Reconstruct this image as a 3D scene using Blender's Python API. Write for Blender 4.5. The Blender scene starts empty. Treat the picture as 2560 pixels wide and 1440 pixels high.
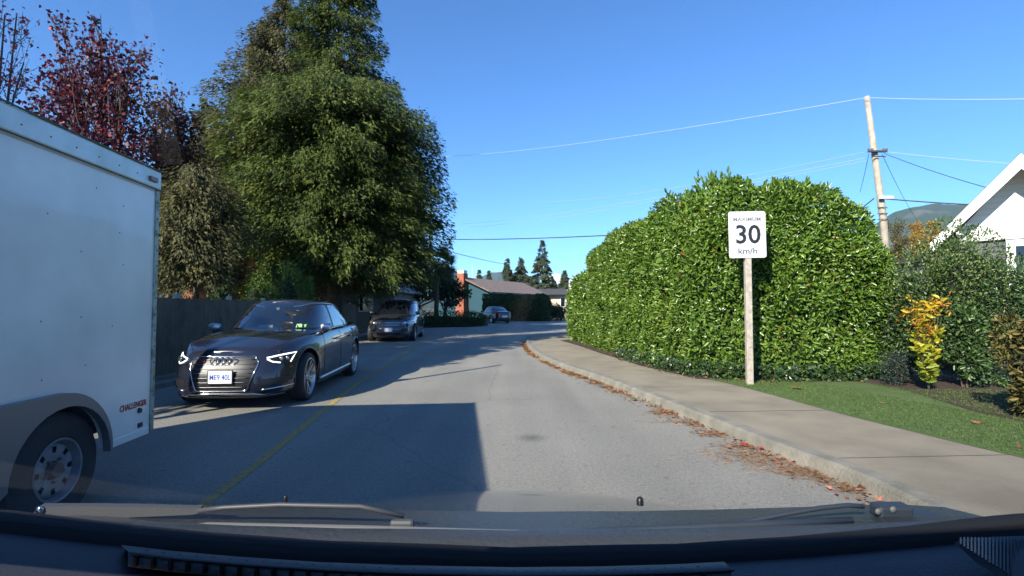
import bpy, bmesh, math, random
import numpy as np
from mathutils import Vector, Matrix
from mathutils.bvhtree import BVHTree
from mathutils.geometry import tessellate_polygon
R = math.radians
SIGN = 1
random.seed(7); RNG = np.random.default_rng(11)
SC = bpy.context.scene
COL = SC.collection
# ------------------------------------------------------------------ camera
F = 1267.0; TP = 0.03946; CH = 1.38
cd = bpy.data.cameras.new('camera'); cam = bpy.data.objects.new('camera', cd); COL.objects.link(cam)
cam.location = (0, 0, CH); cam.rotation_euler = (R(90) + math.atan(TP), 0, 0)
cd.sensor_width = 36; cd.lens = F / 2560 * 36; cd.clip_start = 0.02; cd.clip_end = 30000
SC.camera = cam
# ------------------------------------------------------------------ world, sun, exposure
SUN_EL = 31.5
SDX, SDY = 0.575, 0.818            # where shadows fall (ground direction)
w = bpy.data.worlds.new('World'); SC.world = w; w.use_nodes = True
nt = w.node_tree; bg = nt.nodes['Background']
sky = nt.nodes.new('ShaderNodeTexSky'); sky.sky_type = 'NISHITA'; sky.sun_disc = False
sky.sun_elevation = R(SUN_EL); sky.sun_rotation = math.atan2(-SDX, -SDY)
sky.altitude = 100; sky.air_density = 1.0; sky.dust_density = 0.1; sky.ozone_density = 2.6
tn = nt.nodes.new('ShaderNodeMix'); tn.data_type = 'RGBA'; tn.blend_type = 'MULTIPLY'; tn.inputs[0].default_value = 1
tn.inputs[7].default_value = (.60, 1.02, 1.5, 1)      # the deep clear blue of this sky
nt.links.new(sky.outputs[0], tn.inputs[6]); nt.links.new(tn.outputs[2], bg.inputs[0]); bg.inputs[1].default_value = 0.078
sl = bpy.data.lights.new('sun', 'SUN'); sl.energy = 5.0; sl.angle = R(0.5); sl.color = (1, .93, .81)
so = bpy.data.objects.new('sun', sl); COL.objects.link(so)
ce = math.cos(R(SUN_EL))
so.rotation_euler = Vector((SDX * ce, SDY * ce, -math.sin(R(SUN_EL)))).to_track_quat('-Z', 'Y').to_euler()
SC.view_settings.view_transform = 'Standard'; SC.view_settings.look = 'None'
SC.view_settings.gamma = 1; SC.view_settings.exposure = 1.1
SC.render.engine = 'CYCLES'
SC.cycles.max_bounces = 6; SC.cycles.transparent_max_bounces = 12
SC.cycles.caustics_reflective = False; SC.cycles.caustics_refractive = False

cp, sp = math.cos(math.atan(TP)), math.sin(math.atan(TP))
def ray(px, py):
    a = (px - 1280) / F; b = -(py - 720) / F
    return Vector((a, cp - b * sp, sp + b * cp))
def at(px, py, Y):
    d = ray(px, py); return Vector((0, 0, CH)) + d * (Y / d.y)
def gnd(px, py, z=0.0):
    d = ray(px, py); return Vector((0, 0, CH)) + d * ((z - CH) / d.z)
# ------------------------------------------------------------------ materials
def mat(name, col, rough=.6, metal=0, spec=.5, coat=0, bump=None, noise=None, emit=None):
    """noise=(scale, colour2, detail, lo, hi); bump=(scale, strength)"""
    m = bpy.data.materials.new(name); m.use_nodes = True
    n = m.node_tree.nodes; l = m.node_tree.links; p = n['Principled BSDF']
    p.inputs['Base Color'].default_value = (*col, 1); p.inputs['Roughness'].default_value = rough
    p.inputs['Metallic'].default_value = metal; p.inputs['Specular IOR Level'].default_value = spec
    p.inputs['Coat Weight'].default_value = coat; p.inputs['Coat Roughness'].default_value = .03
    tc = n.new('ShaderNodeTexCoord')
    if noise:
        t = n.new('ShaderNodeTexNoise'); t.inputs['Scale'].default_value = noise[0]; t.inputs['Detail'].default_value = noise[2]
        r = n.new('ShaderNodeValToRGB'); r.color_ramp.elements[0].position = noise[3]; r.color_ramp.elements[1].position = noise[4]
        r.color_ramp.elements[0].color = (*col, 1); r.color_ramp.elements[1].color = (*noise[1], 1)
        l.new(tc.outputs['Object'], t.inputs['Vector']); l.new(t.outputs['Fac'], r.inputs['Fac']); l.new(r.outputs['Color'], p.inputs['Base Color'])
    if bump:
        t = n.new('ShaderNodeTexNoise'); t.inputs['Scale'].default_value = bump[0]; t.inputs['Detail'].default_value = 4
        b = n.new('ShaderNodeBump'); b.inputs['Strength'].default_value = bump[1]; b.inputs['Distance'].default_value = .02
        l.new(tc.outputs['Object'], t.inputs['Vector']); l.new(t.outputs['Fac'], b.inputs['Height']); l.new(b.outputs['Normal'], p.inputs['Normal'])
    if emit:
        p.inputs['Emission Color'].default_value = (*emit[0], 1); p.inputs['Emission Strength'].default_value = emit[1]
    return m
def leafmat(name, stops, rough=.45, spec=.4, trans=.25, clump=None):
    m = bpy.data.materials.new(name); m.use_nodes = True
    n = m.node_tree.nodes; l = m.node_tree.links; p = n['Principled BSDF']
    a = n.new('ShaderNodeAttribute'); a.attribute_name = 'tint'
    r = n.new('ShaderNodeValToRGB')
    while len(r.color_ramp.elements) < len(stops): r.color_ramp.elements.new(.5)
    for e, (pos, c) in zip(r.color_ramp.elements, stops): e.position = pos; e.color = (*c, 1)
    l.new(a.outputs['Fac'], r.inputs['Fac'])
    out = r.outputs['Color']
    l.new(out, p.inputs['Base Color']); p.inputs['Roughness'].default_value = rough; p.inputs['Specular IOR Level'].default_value = spec
    t = n.new('ShaderNodeBsdfTranslucent'); l.new(out, t.inputs['Color'])
    mx = n.new('ShaderNodeMixShader'); mx.inputs[0].default_value = trans
    l.new(p.outputs[0], mx.inputs[1]); l.new(t.outputs[0], mx.inputs[2]); l.new(mx.outputs[0], n['Material Output'].inputs[0])
    return m
def paint(name, col, metal=.55, rough=.32):
    m = mat(name, col, rough, metal, .5, 1.0)
    return m
M = {}
M['white'] = mat('white_paint', (.78, .78, .76), .5, bump=(6, .04))
M['trim'] = mat('trim_white', (.8, .8, .77), .5)
M['black'] = mat('black_rubber', (.012, .012, .013), .7)
M['tyre'] = mat('tyre_rubber', (.018, .018, .019), .75, bump=(60, .3))
M['dark'] = mat('dark_plastic', (.012, .012, .014), .4)
M['under'] = mat('underbody', (.006, .006, .007), .9)
M['chrome'] = mat('chrome', (.75, .75, .76), .12, 1)
M['bar'] = mat('satin_bar', (.16, .16, .17), .38, 1)
M['alu'] = mat('aluminium', (.55, .56, .57), .38, 1, bump=(8, .08))
M['rim'] = mat('rim_metal', (.5, .51, .53), .28, 1)
M['glass'] = mat('tinted_glass', (.006, .009, .012), .02, 0, 1.0, 1.0)
M['lens'] = mat('lamp_lens', (.35, .36, .38), .08, .7, .8, 1)
M['drl'] = mat('lamp_lit', (.9, .92, .95), .3, emit=((.95, 1, .9), 1.0))
M['red'] = mat('tail_red', (.35, .01, .01), .15, 0, .6, 1)
M['orange'] = mat('amber', (.7, .2, .04), .3)
M['plate'] = mat('plate_white', (.75, .78, .82), .4)
M['blue'] = mat('plate_blue', (.03, .06, .35), .5)
M['rings'] = M['chrome']
M['ink'] = mat('sign_ink', (.012, .012, .014), .5)
M['ink_faded'] = mat('sign_ink_faded', (.17, .17, .18), .6)
M['signface'] = mat('sign_face', (.60, .60, .64), .4, noise=(9, (.52, .52, .55), 6, .5, .75))
M['wood_post'] = mat('weathered_post', (.42, .37, .31), .85, noise=(14, (.28, .24, .2), 6, .4, .7), bump=(30, .4))
M['pole'] = mat('pole_wood', (.42, .37, .29), .85, noise=(6, (.28, .24, .19), 7, .35, .7), bump=(25, .4))
M['bark'] = mat('bark', (.07, .05, .035), .95, noise=(8, (.13, .1, .075), 6, .4, .7), bump=(14, .8))
M['wire'] = mat('wire_grey', (.05, .05, .055), .6)
M['wire_light'] = mat('wire_aluminium', (.55, .57, .6), .55, .3)
M['brick'] = mat('brick_red', (.38, .12, .06), .85, noise=(9, (.27, .085, .05), 4, .4, .6))
M['teal'] = mat('teal_siding', (.009, .055, .08), .7)
M['shingle'] = mat('brown_shingle', (.20, .15, .125), .9, noise=(3, (.15, .11, .095), 8, .4, .65), bump=(20, .3))
M['beige'] = mat('beige_stucco', (.6, .5, .4), .85, noise=(1, (.52, .42, .33), 4, .4, .7))
M['darkroof'] = mat('dark_roof', (.06, .055, .05), .85)
M['window'] = mat('window_glass', (.01, .014, .018), .05, 0, .8)
M['mulch'] = mat('mulch', (.035, .022, .014), .95, noise=(25, (.09, .055, .035), 6, .4, .7), bump=(40, 1))
M['screw'] = mat('screw_head', (.12, .12, .12), .6)
M['redink'] = mat('red_lettering', (.42, .06, .03), .5)
M['sticker'] = mat('sticker_green', (.45, .75, .25), .5)
M['paper'] = mat('paper_white', (.22, .23, .24), .6)

# ------------------------------------------------------------------ helpers
def tag(o, label=None, cat=None, group=None, kind=None):
    if label: o['label'] = label
    if cat: o['category'] = cat
    if group: o['group'] = group
    if kind: o['kind'] = kind
    return o
def empty(name, loc=(0, 0, 0), rz=0, label=None, cat=None, group=None):
    o = bpy.data.objects.new(name, None); COL.objects.link(o); o.location = loc; o.rotation_euler = (0, 0, rz)
    o.empty_display_size = .2
    return tag(o, label, cat, group)
def link(name, me, m, parent=None, smooth=False):
    if m is not None and not me.materials: me.materials.append(m)
    if smooth is True: me.shade_smooth()
    o = bpy.data.objects.new(name, me); COL.objects.link(o)
    if smooth not in (True, False):
        me.shade_smooth(); me.set_sharp_from_angle(angle=R(smooth))
    if parent: o.parent = parent
    return o
class MB:
    def __init__(s): s.v = []; s.f = []
    def add(s, vs, fs):
        b = len(s.v); s.v += [tuple(x) for x in vs]; s.f += [tuple(b + i for i in f) for f in fs]; return s
    def box(s, x0, x1, y0, y1, z0, z1, mtx=None):
        vs = [Vector((x, y, z)) for z in (z0, z1) for y in (y0, y1) for x in (x0, x1)]
        if mtx: vs = [mtx @ v for v in vs]
        return s.add(vs, [(0, 2, 3, 1), (4, 5, 7, 6), (0, 1, 5, 4), (2, 6, 7, 3), (0, 4, 6, 2), (1, 3, 7, 5)])
    def bbox(s, x0, x1, y0, y1, z0, z1, b=.01, mtx=None):
        bm = bmesh.new(); bmesh.ops.create_cube(bm, size=1)
        for v in bm.verts: v.co = Vector(((x0 + x1) / 2 + v.co.x * (x1 - x0), (y0 + y1) / 2 + v.co.y * (y1 - y0), (z0 + z1) / 2 + v.co.z * (z1 - z0)))
        bmesh.ops.bevel(bm, geom=bm.edges[:], offset=b, segments=2, affect='EDGES', profile=.5)
        bm.verts.index_update()
        s.add([(mtx @ v.co) if mtx else v.co for v in bm.verts], [[v.index for v in f.verts] for f in bm.faces]); bm.free(); return s
    def tube(s, pts, r, n=8, cap=True):
        pts = [Vector(p) for p in pts]; k = len(pts)
        rr = r if isinstance(r, (list, tuple)) else [r] * k
        rings = []; up = None
        for i, p in enumerate(pts):
            t = (pts[min(i + 1, k - 1)] - pts[max(i - 1, 0)]).normalized()
            if up is None: up = t.orthogonal().normalized()
            up = (up - t * up.dot(t))
            up = up.normalized() if up.length > 1e-6 else t.orthogonal().normalized()
            sd = t.cross(up)
            rings.append([p + (up * math.cos(a) + sd * math.sin(a)) * rr[i] for a in [2 * math.pi * j / n for j in range(n)]])
        vs = [v for q in rings for v in q]
        fs = [(i * n + j, i * n + (j + 1) % n, (i + 1) * n + (j + 1) % n, (i + 1) * n + j) for i in range(k - 1) for j in range(n)]
        if cap: fs += [tuple(range(n))[::-1], tuple((k - 1) * n + j for j in range(n))]
        return s.add(vs, fs)
    def lathe(s, prof, n=32, mtx=None):   # prof [(r, h)], axis = Z
        vs = [Vector((r * math.cos(2 * math.pi * j / n), r * math.sin(2 * math.pi * j / n), h)) for r, h in prof for j in range(n)]
        if mtx: vs = [mtx @ v for v in vs]
        k = len(prof)
        return s.add(vs, [(i * n + j, i * n + (j + 1) % n, (i + 1) * n + (j + 1) % n, (i + 1) * n + j) for i in range(k - 1) for j in range(n)])
    def prism(s, poly, d, mtx=None):      # poly 2d (x,y) extruded 0..d in z
        k = len(poly); vs = [Vector((x, y, 0)) for x, y in poly] + [Vector((x, y, d)) for x, y in poly]
        if mtx: vs = [mtx @ v for v in vs]
        tr = tessellate_polygon([[Vector((x, y, 0)) for x, y in poly]])
        fs = [tuple(t)[::-1] for t in tr] + [tuple(i + k for i in t) for t in tr]
        fs += [(i, (i + 1) % k, (i + 1) % k + k, i + k) for i in range(k)]
        return s.add(vs, fs)
    def build(s, name, m, parent=None, smooth=False, fix=True):
        me = bpy.data.meshes.new(name); me.from_pydata(s.v, [], s.f); me.update()
        if fix:
            bm = bmesh.new(); bm.from_mesh(me); bmesh.ops.recalc_face_normals(bm, faces=bm.faces[:]); bm.to_mesh(me); bm.free()
        return link(name, me, m, parent, smooth)
def mtx(loc, rx=0, ry=0, rz=0):
    from mathutils import Euler
    return Matrix.Translation(loc) @ Euler((rx, ry, rz)).to_matrix().to_4x4()
def text(name, s, size, m, parent, matrix, extrude=.001, xscale=1, bold=0, align='CENTER'):
    c = bpy.data.curves.new(name, 'FONT'); c.body = s; c.size = size; c.extrude = extrude; c.align_x = align; c.align_y = 'CENTER'; c.offset = bold
    c.resolution_u = 3
    t = bpy.data.objects.new(name, c); COL.objects.link(t)
    dg = bpy.context.evaluated_depsgraph_get(); me = bpy.data.meshes.new_from_object(t.evaluated_get(dg))
    bpy.data.objects.remove(t)
    me.transform(matrix @ Matrix.Diagonal((xscale, 1, 1, 1))); me.name = name; me.materials.clear()
    return link(name, me, m, parent)
def children(o): return [c for c in bpy.data.objects if c.parent == o]
def copy_tree(o, parent=None):
    c = o.copy(); COL.objects.link(c)
    if parent: c.parent = parent
    for ch in children(o): copy_tree(ch, c)
    return c

# leaf clouds -------------------------------------------------------
TEMPL = {
 'oval': (np.array([(0, 0, 0), (.35, .5, .13), (.75, .38, .1), (1, 0, -.06), (.75, -.38, .1), (.35, -.5, .13)]), [(0, 1, 2, 3), (0, 3, 4, 5)]),
 'kite': (np.array([(0, 0, 0), (.45, .5, .05), (1, 0, 0), (.45, -.5, .05)]), [(0, 1, 2, 3)]),
 'spray': (np.array([(0, -.12, 0), (0, .12, 0), (.45, .5, .1), (.55, .2, .05), (1, .1, -.12), (.6, -.05, .03), (.5, -.5, .1)]), [(0, 1, 2, 3), (0, 3, 4, 5), (0, 5, 6)]),
 'maple': (np.array([(0, 0, 0), (.3, .5, .1), (.55, .28, .0), (1, 0, .05), (.55, -.28, 0), (.3, -.5, .1)]), [(0, 1, 2, 3), (0, 3, 4, 5)]),
}
def norm(a): return a / np.maximum(np.linalg.norm(a, axis=1, keepdims=True), 1e-9)
def leaves(name, P, D, N, L, W, m, parent=None, shape='oval', tint=None):
    P = np.asarray(P, float); n = len(P); D = norm(np.asarray(D, float)); N = np.asarray(N, float)
    N = norm(N - D * np.sum(D * N, 1, keepdims=True)); S = np.cross(N, D)
    T, fs = TEMPL[shape]; L = np.broadcast_to(L, (n,)); W = np.broadcast_to(W, (n,))
    V = P[:, None, :] + D[:, None, :] * (T[None, :, 0:1] * L[:, None, None]) + S[:, None, :] * (T[None, :, 1:2] * W[:, None, None]) + N[:, None, :] * (T[None, :, 2:3] * L[:, None, None])
    k = len(T); me = bpy.data.meshes.new(name)
    sizes = [len(f) for f in fs]; tot = sum(sizes); nf = len(fs)
    loops = (np.concatenate([np.array(f) for f in fs])[None, :] + (np.arange(n) * k)[:, None]).ravel()
    st = np.concatenate([[0], np.cumsum(sizes)[:-1]]); starts = (st[None, :] + (np.arange(n) * tot)[:, None]).ravel()
    me.vertices.add(n * k); me.vertices.foreach_set('co', V.reshape(-1).astype(np.float32))
    me.loops.add(n * tot); me.loops.foreach_set('vertex_index', loops.astype(np.int32))
    me.polygons.add(n * nf); me.polygons.foreach_set('loop_start', starts.astype(np.int32))
    try: me.polygons.foreach_set('loop_total', np.tile(sizes, n).astype(np.int32))
    except Exception: pass
    me.update(calc_edges=True)
    tint = RNG.random(n) if tint is None else tint
    a = me.attributes.new('tint', 'FLOAT', 'FACE'); a.data.foreach_set('value', np.repeat(tint, nf).astype(np.float32))
    return link(name, me, m, parent)
def rdir(n): return norm(RNG.normal(size=(n, 3)))

# ------------------------------------------------------------------ setting: ground, road, kerb, sidewalk, lawn, mountains
def sheet(name, poly, z, m, kind='structure', res=None):
    mb = MB(); vs = [Vector((p[0], p[1], z)) for p in poly]
    tr = tessellate_polygon([vs]); me = bpy.data.meshes.new(name)
    me.from_pydata(vs, [], [tuple(t) for t in tr]); bm = bmesh.new(); bm.from_mesh(me)
    bmesh.ops.recalc_face_normals(bm, faces=bm.faces[:])
    if bm.faces and bm.faces[0].normal.z < 0: bmesh.ops.reverse_faces(bm, faces=bm.faces[:])
    bm.to_mesh(me); bm.free()
    o = link(name, me, m); o['kind'] = kind; return o
def roadmat():
    m = bpy.data.materials.new('asphalt'); m.use_nodes = True; n = m.node_tree.nodes; l = m.node_tree.links; p = n['Principled BSDF']
    tc = n.new('ShaderNodeTexCoord')
    def noise(sc, d=5):
        t = n.new('ShaderNodeTexNoise'); t.inputs['Scale'].default_value = sc; t.inputs['Detail'].default_value = d; l.new(tc.outputs['Object'], t.inputs['Vector']); return t
    def ramp(src, a, b, ca, cb):
        r = n.new('ShaderNodeValToRGB'); r.color_ramp.elements[0].position = a; r.color_ramp.elements[1].position = b
        r.color_ramp.elements[0].color = (*ca, 1); r.color_ramp.elements[1].color = (*cb, 1); l.new(src, r.inputs[0]); return r.outputs[0]
    def mul(a, b, f=1):
        x = n.new('ShaderNodeMix'); x.data_type = 'RGBA'; x.blend_type = 'MULTIPLY'; x.inputs[0].default_value = f
        l.new(a, x.inputs[6]); l.new(b, x.inputs[7]); return x.outputs[2]
    base = ramp(noise(.55).outputs[0], .3, .7, (.25, .238, .207), (.30, .285, .25))
    sp_ = ramp(noise(120, 2).outputs[0], .35, .65, (.55, .55, .55), (1.3, 1.3, 1.28))
    sp_ = mul(sp_, ramp(noise(32, 4).outputs[0], .35, .65, (.84, .84, .84), (1.1, 1.1, 1.1)))
    dk = ramp(noise(9, 8).outputs[0], .62, .72, (1, 1, 1), (.72, .71, .7))
    v = n.new('ShaderNodeTexVoronoi'); v.feature = 'DISTANCE_TO_EDGE'; v.inputs['Scale'].default_value = .22
    ns = noise(1.3, 6); ad = n.new('ShaderNodeMix'); ad.data_type = 'RGBA'; ad.blend_type = 'ADD'; ad.inputs[0].default_value = .5
    l.new(tc.outputs['Object'], ad.inputs[6]); l.new(ns.outputs['Color'], ad.inputs[7]); l.new(ad.outputs[2], v.inputs['Vector'])
    ck = ramp(v.outputs['Distance'], .0, .003, (.76, .76, .76), (1, 1, 1))
    st = n.new('ShaderNodeTexNoise'); st.inputs['Scale'].default_value = .8; mp = n.new('ShaderNodeMapping'); mp.inputs['Scale'].default_value = (1.6, .12, 1)
    l.new(tc.outputs['Object'], mp.inputs[0]); l.new(mp.outputs[0], st.inputs['Vector'])
    stk = ramp(st.outputs[0], .4, .65, (1, 1, 1), (.82, .82, .83))
    l.new(mul(mul(mul(mul(base, sp_), dk), ck), stk), p.inputs['Base Color']); p.inputs['Roughness'].default_value = .85
    sp2 = n.new('ShaderNodeVectorMath'); sp2.operation = 'DISTANCE'; sp2.inputs[1].default_value = (.21, 5.45, 0)
    mp2 = n.new('ShaderNodeMapping'); mp2.inputs['Location'].default_value = (-.21, -5.45, 0); mp2.inputs['Scale'].default_value = (1, .55, 1); mp2.vector_type = 'POINT'
    l.new(tc.outputs['Object'], sp2.inputs[0]); oil = ramp(sp2.outputs['Value'], .03, .2, (.55, .55, .56), (1, 1, 1))
    old = p.inputs['Base Color'].links[0].from_socket; l.new(mul(mul(old, oil), ramp(noise(28, 6).outputs[0], .64, .7, (1, 1, 1), (.6, .59, .57))), p.inputs['Base Color'])
    b = n.new('ShaderNodeBump'); b.inputs['Strength'].default_value = .5; b.inputs['Distance'].default_value = .01
    l.new(noise(90, 3).outputs[0], b.inputs['Height']); l.new(b.outputs[0], p.inputs['Normal'])
    return m
M['asphalt'] = roadmat()
M['concrete'] = mat('concrete', (.285, .245, .18), .9, noise=(1.6, (.20, .172, .125), 8, .35, .7), bump=(80, .3))
M['kerb'] = mat('kerb_concrete', (.25, .23, .19), .9, noise=(5, (.17, .16, .13), 8, .35, .65), bump=(40, .5))
M['ground'] = mat('ground', (.05, .06, .03), .95, noise=(.4, (.09, .075, .05), 7, .4, .7))
M['yellow'] = mat('yellow_paint', (.44, .30, .06), .7, noise=(22, (.23, .19, .12), 8, .42, .6))
M['lawn'] = mat('lawn', (.075, .125, .03), .9, noise=(3.5, (.11, .165, .042), 9, .35, .7), bump=(120, .8))
M['verge'] = mat('verge', (.16, .145, .11), .95, noise=(3, (.09, .085, .05), 7, .4, .65), bump=(50, .5))
sheet('ground', [(-5900, -2900), (5900, -2900), (5900, 6900), (-5900, 6900)], -.02, M['ground'])
def smooth_path(pts, n=6):
    out = []
    P = [Vector(p) for p in pts]
    for i in range(len(P) - 1):
        p0 = P[max(i - 1, 0)]; p1 = P[i]; p2 = P[i + 1]; p3 = P[min(i + 2, len(P) - 1)]
        for k in range(n):
            t = k / n
            out.append(.5 * ((2 * p1) + (p2 - p0) * t + (2 * p0 - 5 * p1 + 4 * p2 - p3) * t * t + (3 * p1 - p0 - 3 * p2 + p3) * t ** 3))
    out.append(P[-1]); return out
KP = [(2.62, -8), (2.62, -4), (2.62, -1), (2.62, 1), (2.61, 2.6)] + [tuple(gnd(*p).xy) for p in ((2160, 1232), (1960, 1150), (1840, 1100), (1700, 1040), (1600, 998), (1500, 957), (1400, 921), (1345, 893), (1318, 868))] + [(.62, 21.5), (.85, 23.3), (1.7, 24.6), (3.2, 25.3), (9, 25.8), (40, 27)]
KERB = smooth_path([(x, y, 0) for x, y in KP], 8)
LEFT = [(-6.0, -8), (-6.0, 9), (-6.4, 14), (-7.2, 22), (-7.8, 29), (-7.0, 35), (-3.0, 37.2), (-2.4, 42), (-4, 54), (6, 55.5), (40, 50)]
sheet('road', [(p.x, p.y) for p in KERB] + LEFT[::-1], 0, M['asphalt'])
def ribbon(name, path, prof, m, kind='structure', smooth=30):
    """sweep profile [(offset to the right, z)] along path"""
    mb = MB(); k = len(prof); n = len(path)
    for i, p in enumerate(path):
        t = (path[min(i + 1, n - 1)] - path[max(i - 1, 0)]); t.z = 0; t.normalize(); r = Vector((t.y, -t.x, 0))
        mb.v += [tuple(Vector((p.x, p.y, 0)) + r * o + Vector((0, 0, z))) for o, z in prof]
    mb.f = [(i * k + j, i * k + j + 1, (i + 1) * k + j + 1, (i + 1) * k + j) for i in range(n - 1) for j in range(k - 1)]
    o = mb.build(name, m, None, smooth, fix=False)
    if kind: o['kind'] = kind
    return o
ribbon('kerb', KERB, [(-.02, -.02), (0, .03), (.02, .10), (.05, .122), (.17, .127), (.172, .05)], M['kerb'])
SWO = [(4.72, -8), (4.72, -4), (4.72, -1), (4.72, 1.2), (4.72, 3)] + [tuple(gnd(px, py, .12).xy) for px, py in ((2560, 1145), (2300, 1083), (2100, 1033), (1840, 963), (1720, 938), (1600, 908), (1500, 877), (1440, 858))] + [(2.55, 22), (3.2, 23.2), (5, 23.8), (12, 24.2), (40, 25)]
SWO = smooth_path([(x, y, 0) for x, y in SWO], 6)
inner = []
for i, p in enumerate(KERB):
    t = (KERB[min(i + 1, len(KERB) - 1)] - KERB[max(i - 1, 0)]).normalized(); inner.append((p.x + t.y * .173, p.y - t.x * .173))
sheet('sidewalk', inner + [(p.x, p.y) for p in SWO][::-1], .121, M['concrete'])
mj = MB()                                   # joints in the sidewalk
for i, y in enumerate([-2, .2, 2.3, 4.3, 6.2, 8.1, 10.2, 12.4, 14.8, 17.3, 19.8]):
    a = min(inner, key=lambda q: abs(q[1] - y)); b = min([(p.x, p.y) for p in SWO], key=lambda q: abs(q[1] - y))
    a = (np.interp(y, [q[1] for q in inner[:88]], [q[0] for q in inner[:88]]), y) if y < 20 else a
    ys = [p.y for p in SWO[:60]]; b = (np.interp(y + .1, ys, [p.x for p in SWO[:60]]), y + .1)
    mj.add([(a[0], y - .006, .1245), (b[0], y + .094, .1245), (b[0], y + .106, .1245), (a[0], y + .006, .1245)], [(0, 1, 2, 3)])
M['joint'] = mat('joint_dark', (.12, .11, .095), .95)
o = mj.build('sidewalk_joint', M['joint'], fix=False); o['kind'] = 'structure'
# lawn rises a little from the walk, bed behind
LAWN_Z = .135
sheet('lawn', [(p.x - .02, p.y) for p in SWO[:len(SWO) - 6]] + [(12, 24), (30, 12), (30, -8)], LAWN_Z - .01, M['lawn'])
bed = [tuple(gnd(px, py, .14).xy) for px, py in ((1400, 850), (1440, 861), (1500, 881), (1600, 912), (1740, 944), (1880, 948), (2000, 949), (2150, 952), (2260, 972), (2360, 1002), (2450, 1030), (2560, 1052))]
sheet('mulch_bed', bed + [(9, 5.2), (14, 5), (14, 16), (5, 24)], LAWN_Z - .004, M['mulch'])
# yellow centre line
CL = [(-2.0, -8), (-2.0, -4), (-2.02, -1), (-2.08, 2)] + [tuple(gnd(*p).xy) for p in ((598, 1195), (760, 1065), (900, 955), (960, 920), (1000, 893), (1028, 872))] + [(-3.75, 21), (-3.9, 25)]
CLP = smooth_path([(x, y, 0) for x, y in CL], 6)
ribbon('road_marking', CLP, [(-.045, .004), (.045, .004)], M['yellow'])
# left verge and kerb
LP = [Vector((x, y, 0)) for x, y in LEFT[:6]]
ribbon('kerb', LP[::-1], [(-.0, -.02), (.02, .08), (.05, .1), (.16, .1), (.17, .0)], M['kerb'])
sheet('verge', [(-6.16, -8), (-6.16, 9), (-6.56, 14), (-7.36, 22), (-7.96, 29), (-7.2, 35.1), (-3.1, 37.4), (-2.6, 42), (-4.2, 54.2), (-12, 60), (-30, 60), (-30, -8)], .08, M['verge'])
# mountains
def mountain(name, ridge, Y, depth, m, seed, rough=1):
    """ridge: list of image points, the skyline at distance Y"""
    rs = np.random.default_rng(seed); P = [at(px, py, Y) for px, py in ridge]
    xs = [p.x for p in P]; zs = [p.z for p in P]; nx, ny = 120, 30
    X = np.linspace(xs[0], xs[-1], nx); Z = np.interp(X, xs, zs)
    nz = np.cumsum(rs.normal(size=nx)); nz -= np.linspace(nz[0], nz[-1], nx); Z = Z + nz * rough * Y * .0003
    mb = MB()
    for j in range(ny):
        t = j / (ny - 1) * 2 - 1
        for i in range(nx):
            fall = (1 - abs(t)) ** .8; g = math.sin(i * .7 + seed) * .04 + math.sin(i * .31 + j * .9) * .035 + rs.normal() * .012 * rough
            mb.v.append((X[i] + rs.normal() * .1, Y + t * depth, max(-5, Z[i] * (fall + g * (1 - fall) * 2)) if abs(t) > .02 else Z[i]))
    mb.f = [(j * nx + i, j * nx + i + 1, (j + 1) * nx + i + 1, (j + 1) * nx + i) for j in range(ny - 1) for i in range(nx - 1)]
    o = mb.build(name, m, None, False, fix=False); o['kind'] = 'structure'; return o
M['forest'] = mat('forest_slope', (.022, .045, .028), .95, noise=(.02, (.045, .065, .04), 9, .35, .7))
M['rock'] = mat('rock_slope', (.022, .045, .026), .95, noise=(.006, (.10, .095, .085), 9, .58, .7))
M['snow'] = mat('snow_peak', (.1, .12, .13), .9, noise=(.0012, (.85, .87, .9), 9, .42, .5))
mountain('mountain', [(1980, 700), (2150, 600), (2210, 545), (2255, 517), (2320, 506), (2400, 508), (2560, 540), (2900, 620), (3200, 720)], 2000, 900, M['rock'], 3)
mountain('mountain', [(200, 560), (700, 560), (980, 600), (1060, 642), (1120, 660), (1160, 690), (1190, 735)], 1900, 700, M['forest'], 5, .5)
mountain('mountain', [(1120, 770), (1200, 692), (1225, 679), (1262, 676), (1330, 705), (1400, 760)], 3800, 900, M['forest'], 8, .4)
mountain('mountain', [(1250, 770), (1340, 715), (1372, 690), (1390, 680), (1412, 688), (1450, 700), (1600, 770)], 5500, 1000, M['snow'], 9, .5)

# ------------------------------------------------------------------ cars
def shell(levels, nper=150, nacross=14, zfun=None, close_top=True, crown=None):
    """levels: (t, xf, xr, w, nf, nr); plan contour per level, resampled by arc length; zfun(t, x) gives the height.
       returns half rows; builds full mesh verts/faces"""
    rows = []
    for (t, xf, xr, wd, nf, nr) in levels:
        th = np.linspace(0, math.pi, 1601); c = np.cos(th); s = np.sin(th)
        xm = (xf + xr) / 2; a = (xf - xr) / 2
        nn = np.where(c > 0, nf, nr)
        x = xm + a * np.sign(c) * np.abs(c) ** (2 / nn); y = wd * np.abs(s) ** (2 / nn)
        d = np.concatenate([[0], np.cumsum(np.hypot(np.diff(x), np.diff(y)))]); u = np.linspace(0, d[-1], nper)
        X = np.interp(u, d, x); Yv = np.interp(u, d, y)
        rows.append([(X[i], Yv[i], zfun(t, X[i])) for i in range(nper)])
    return rows
def lerp_levels(levels, t):
    ts = [q[0] for q in levels]
    return tuple(float(np.interp(t, ts, [q[k] for q in levels])) for k in range(6))
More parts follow.
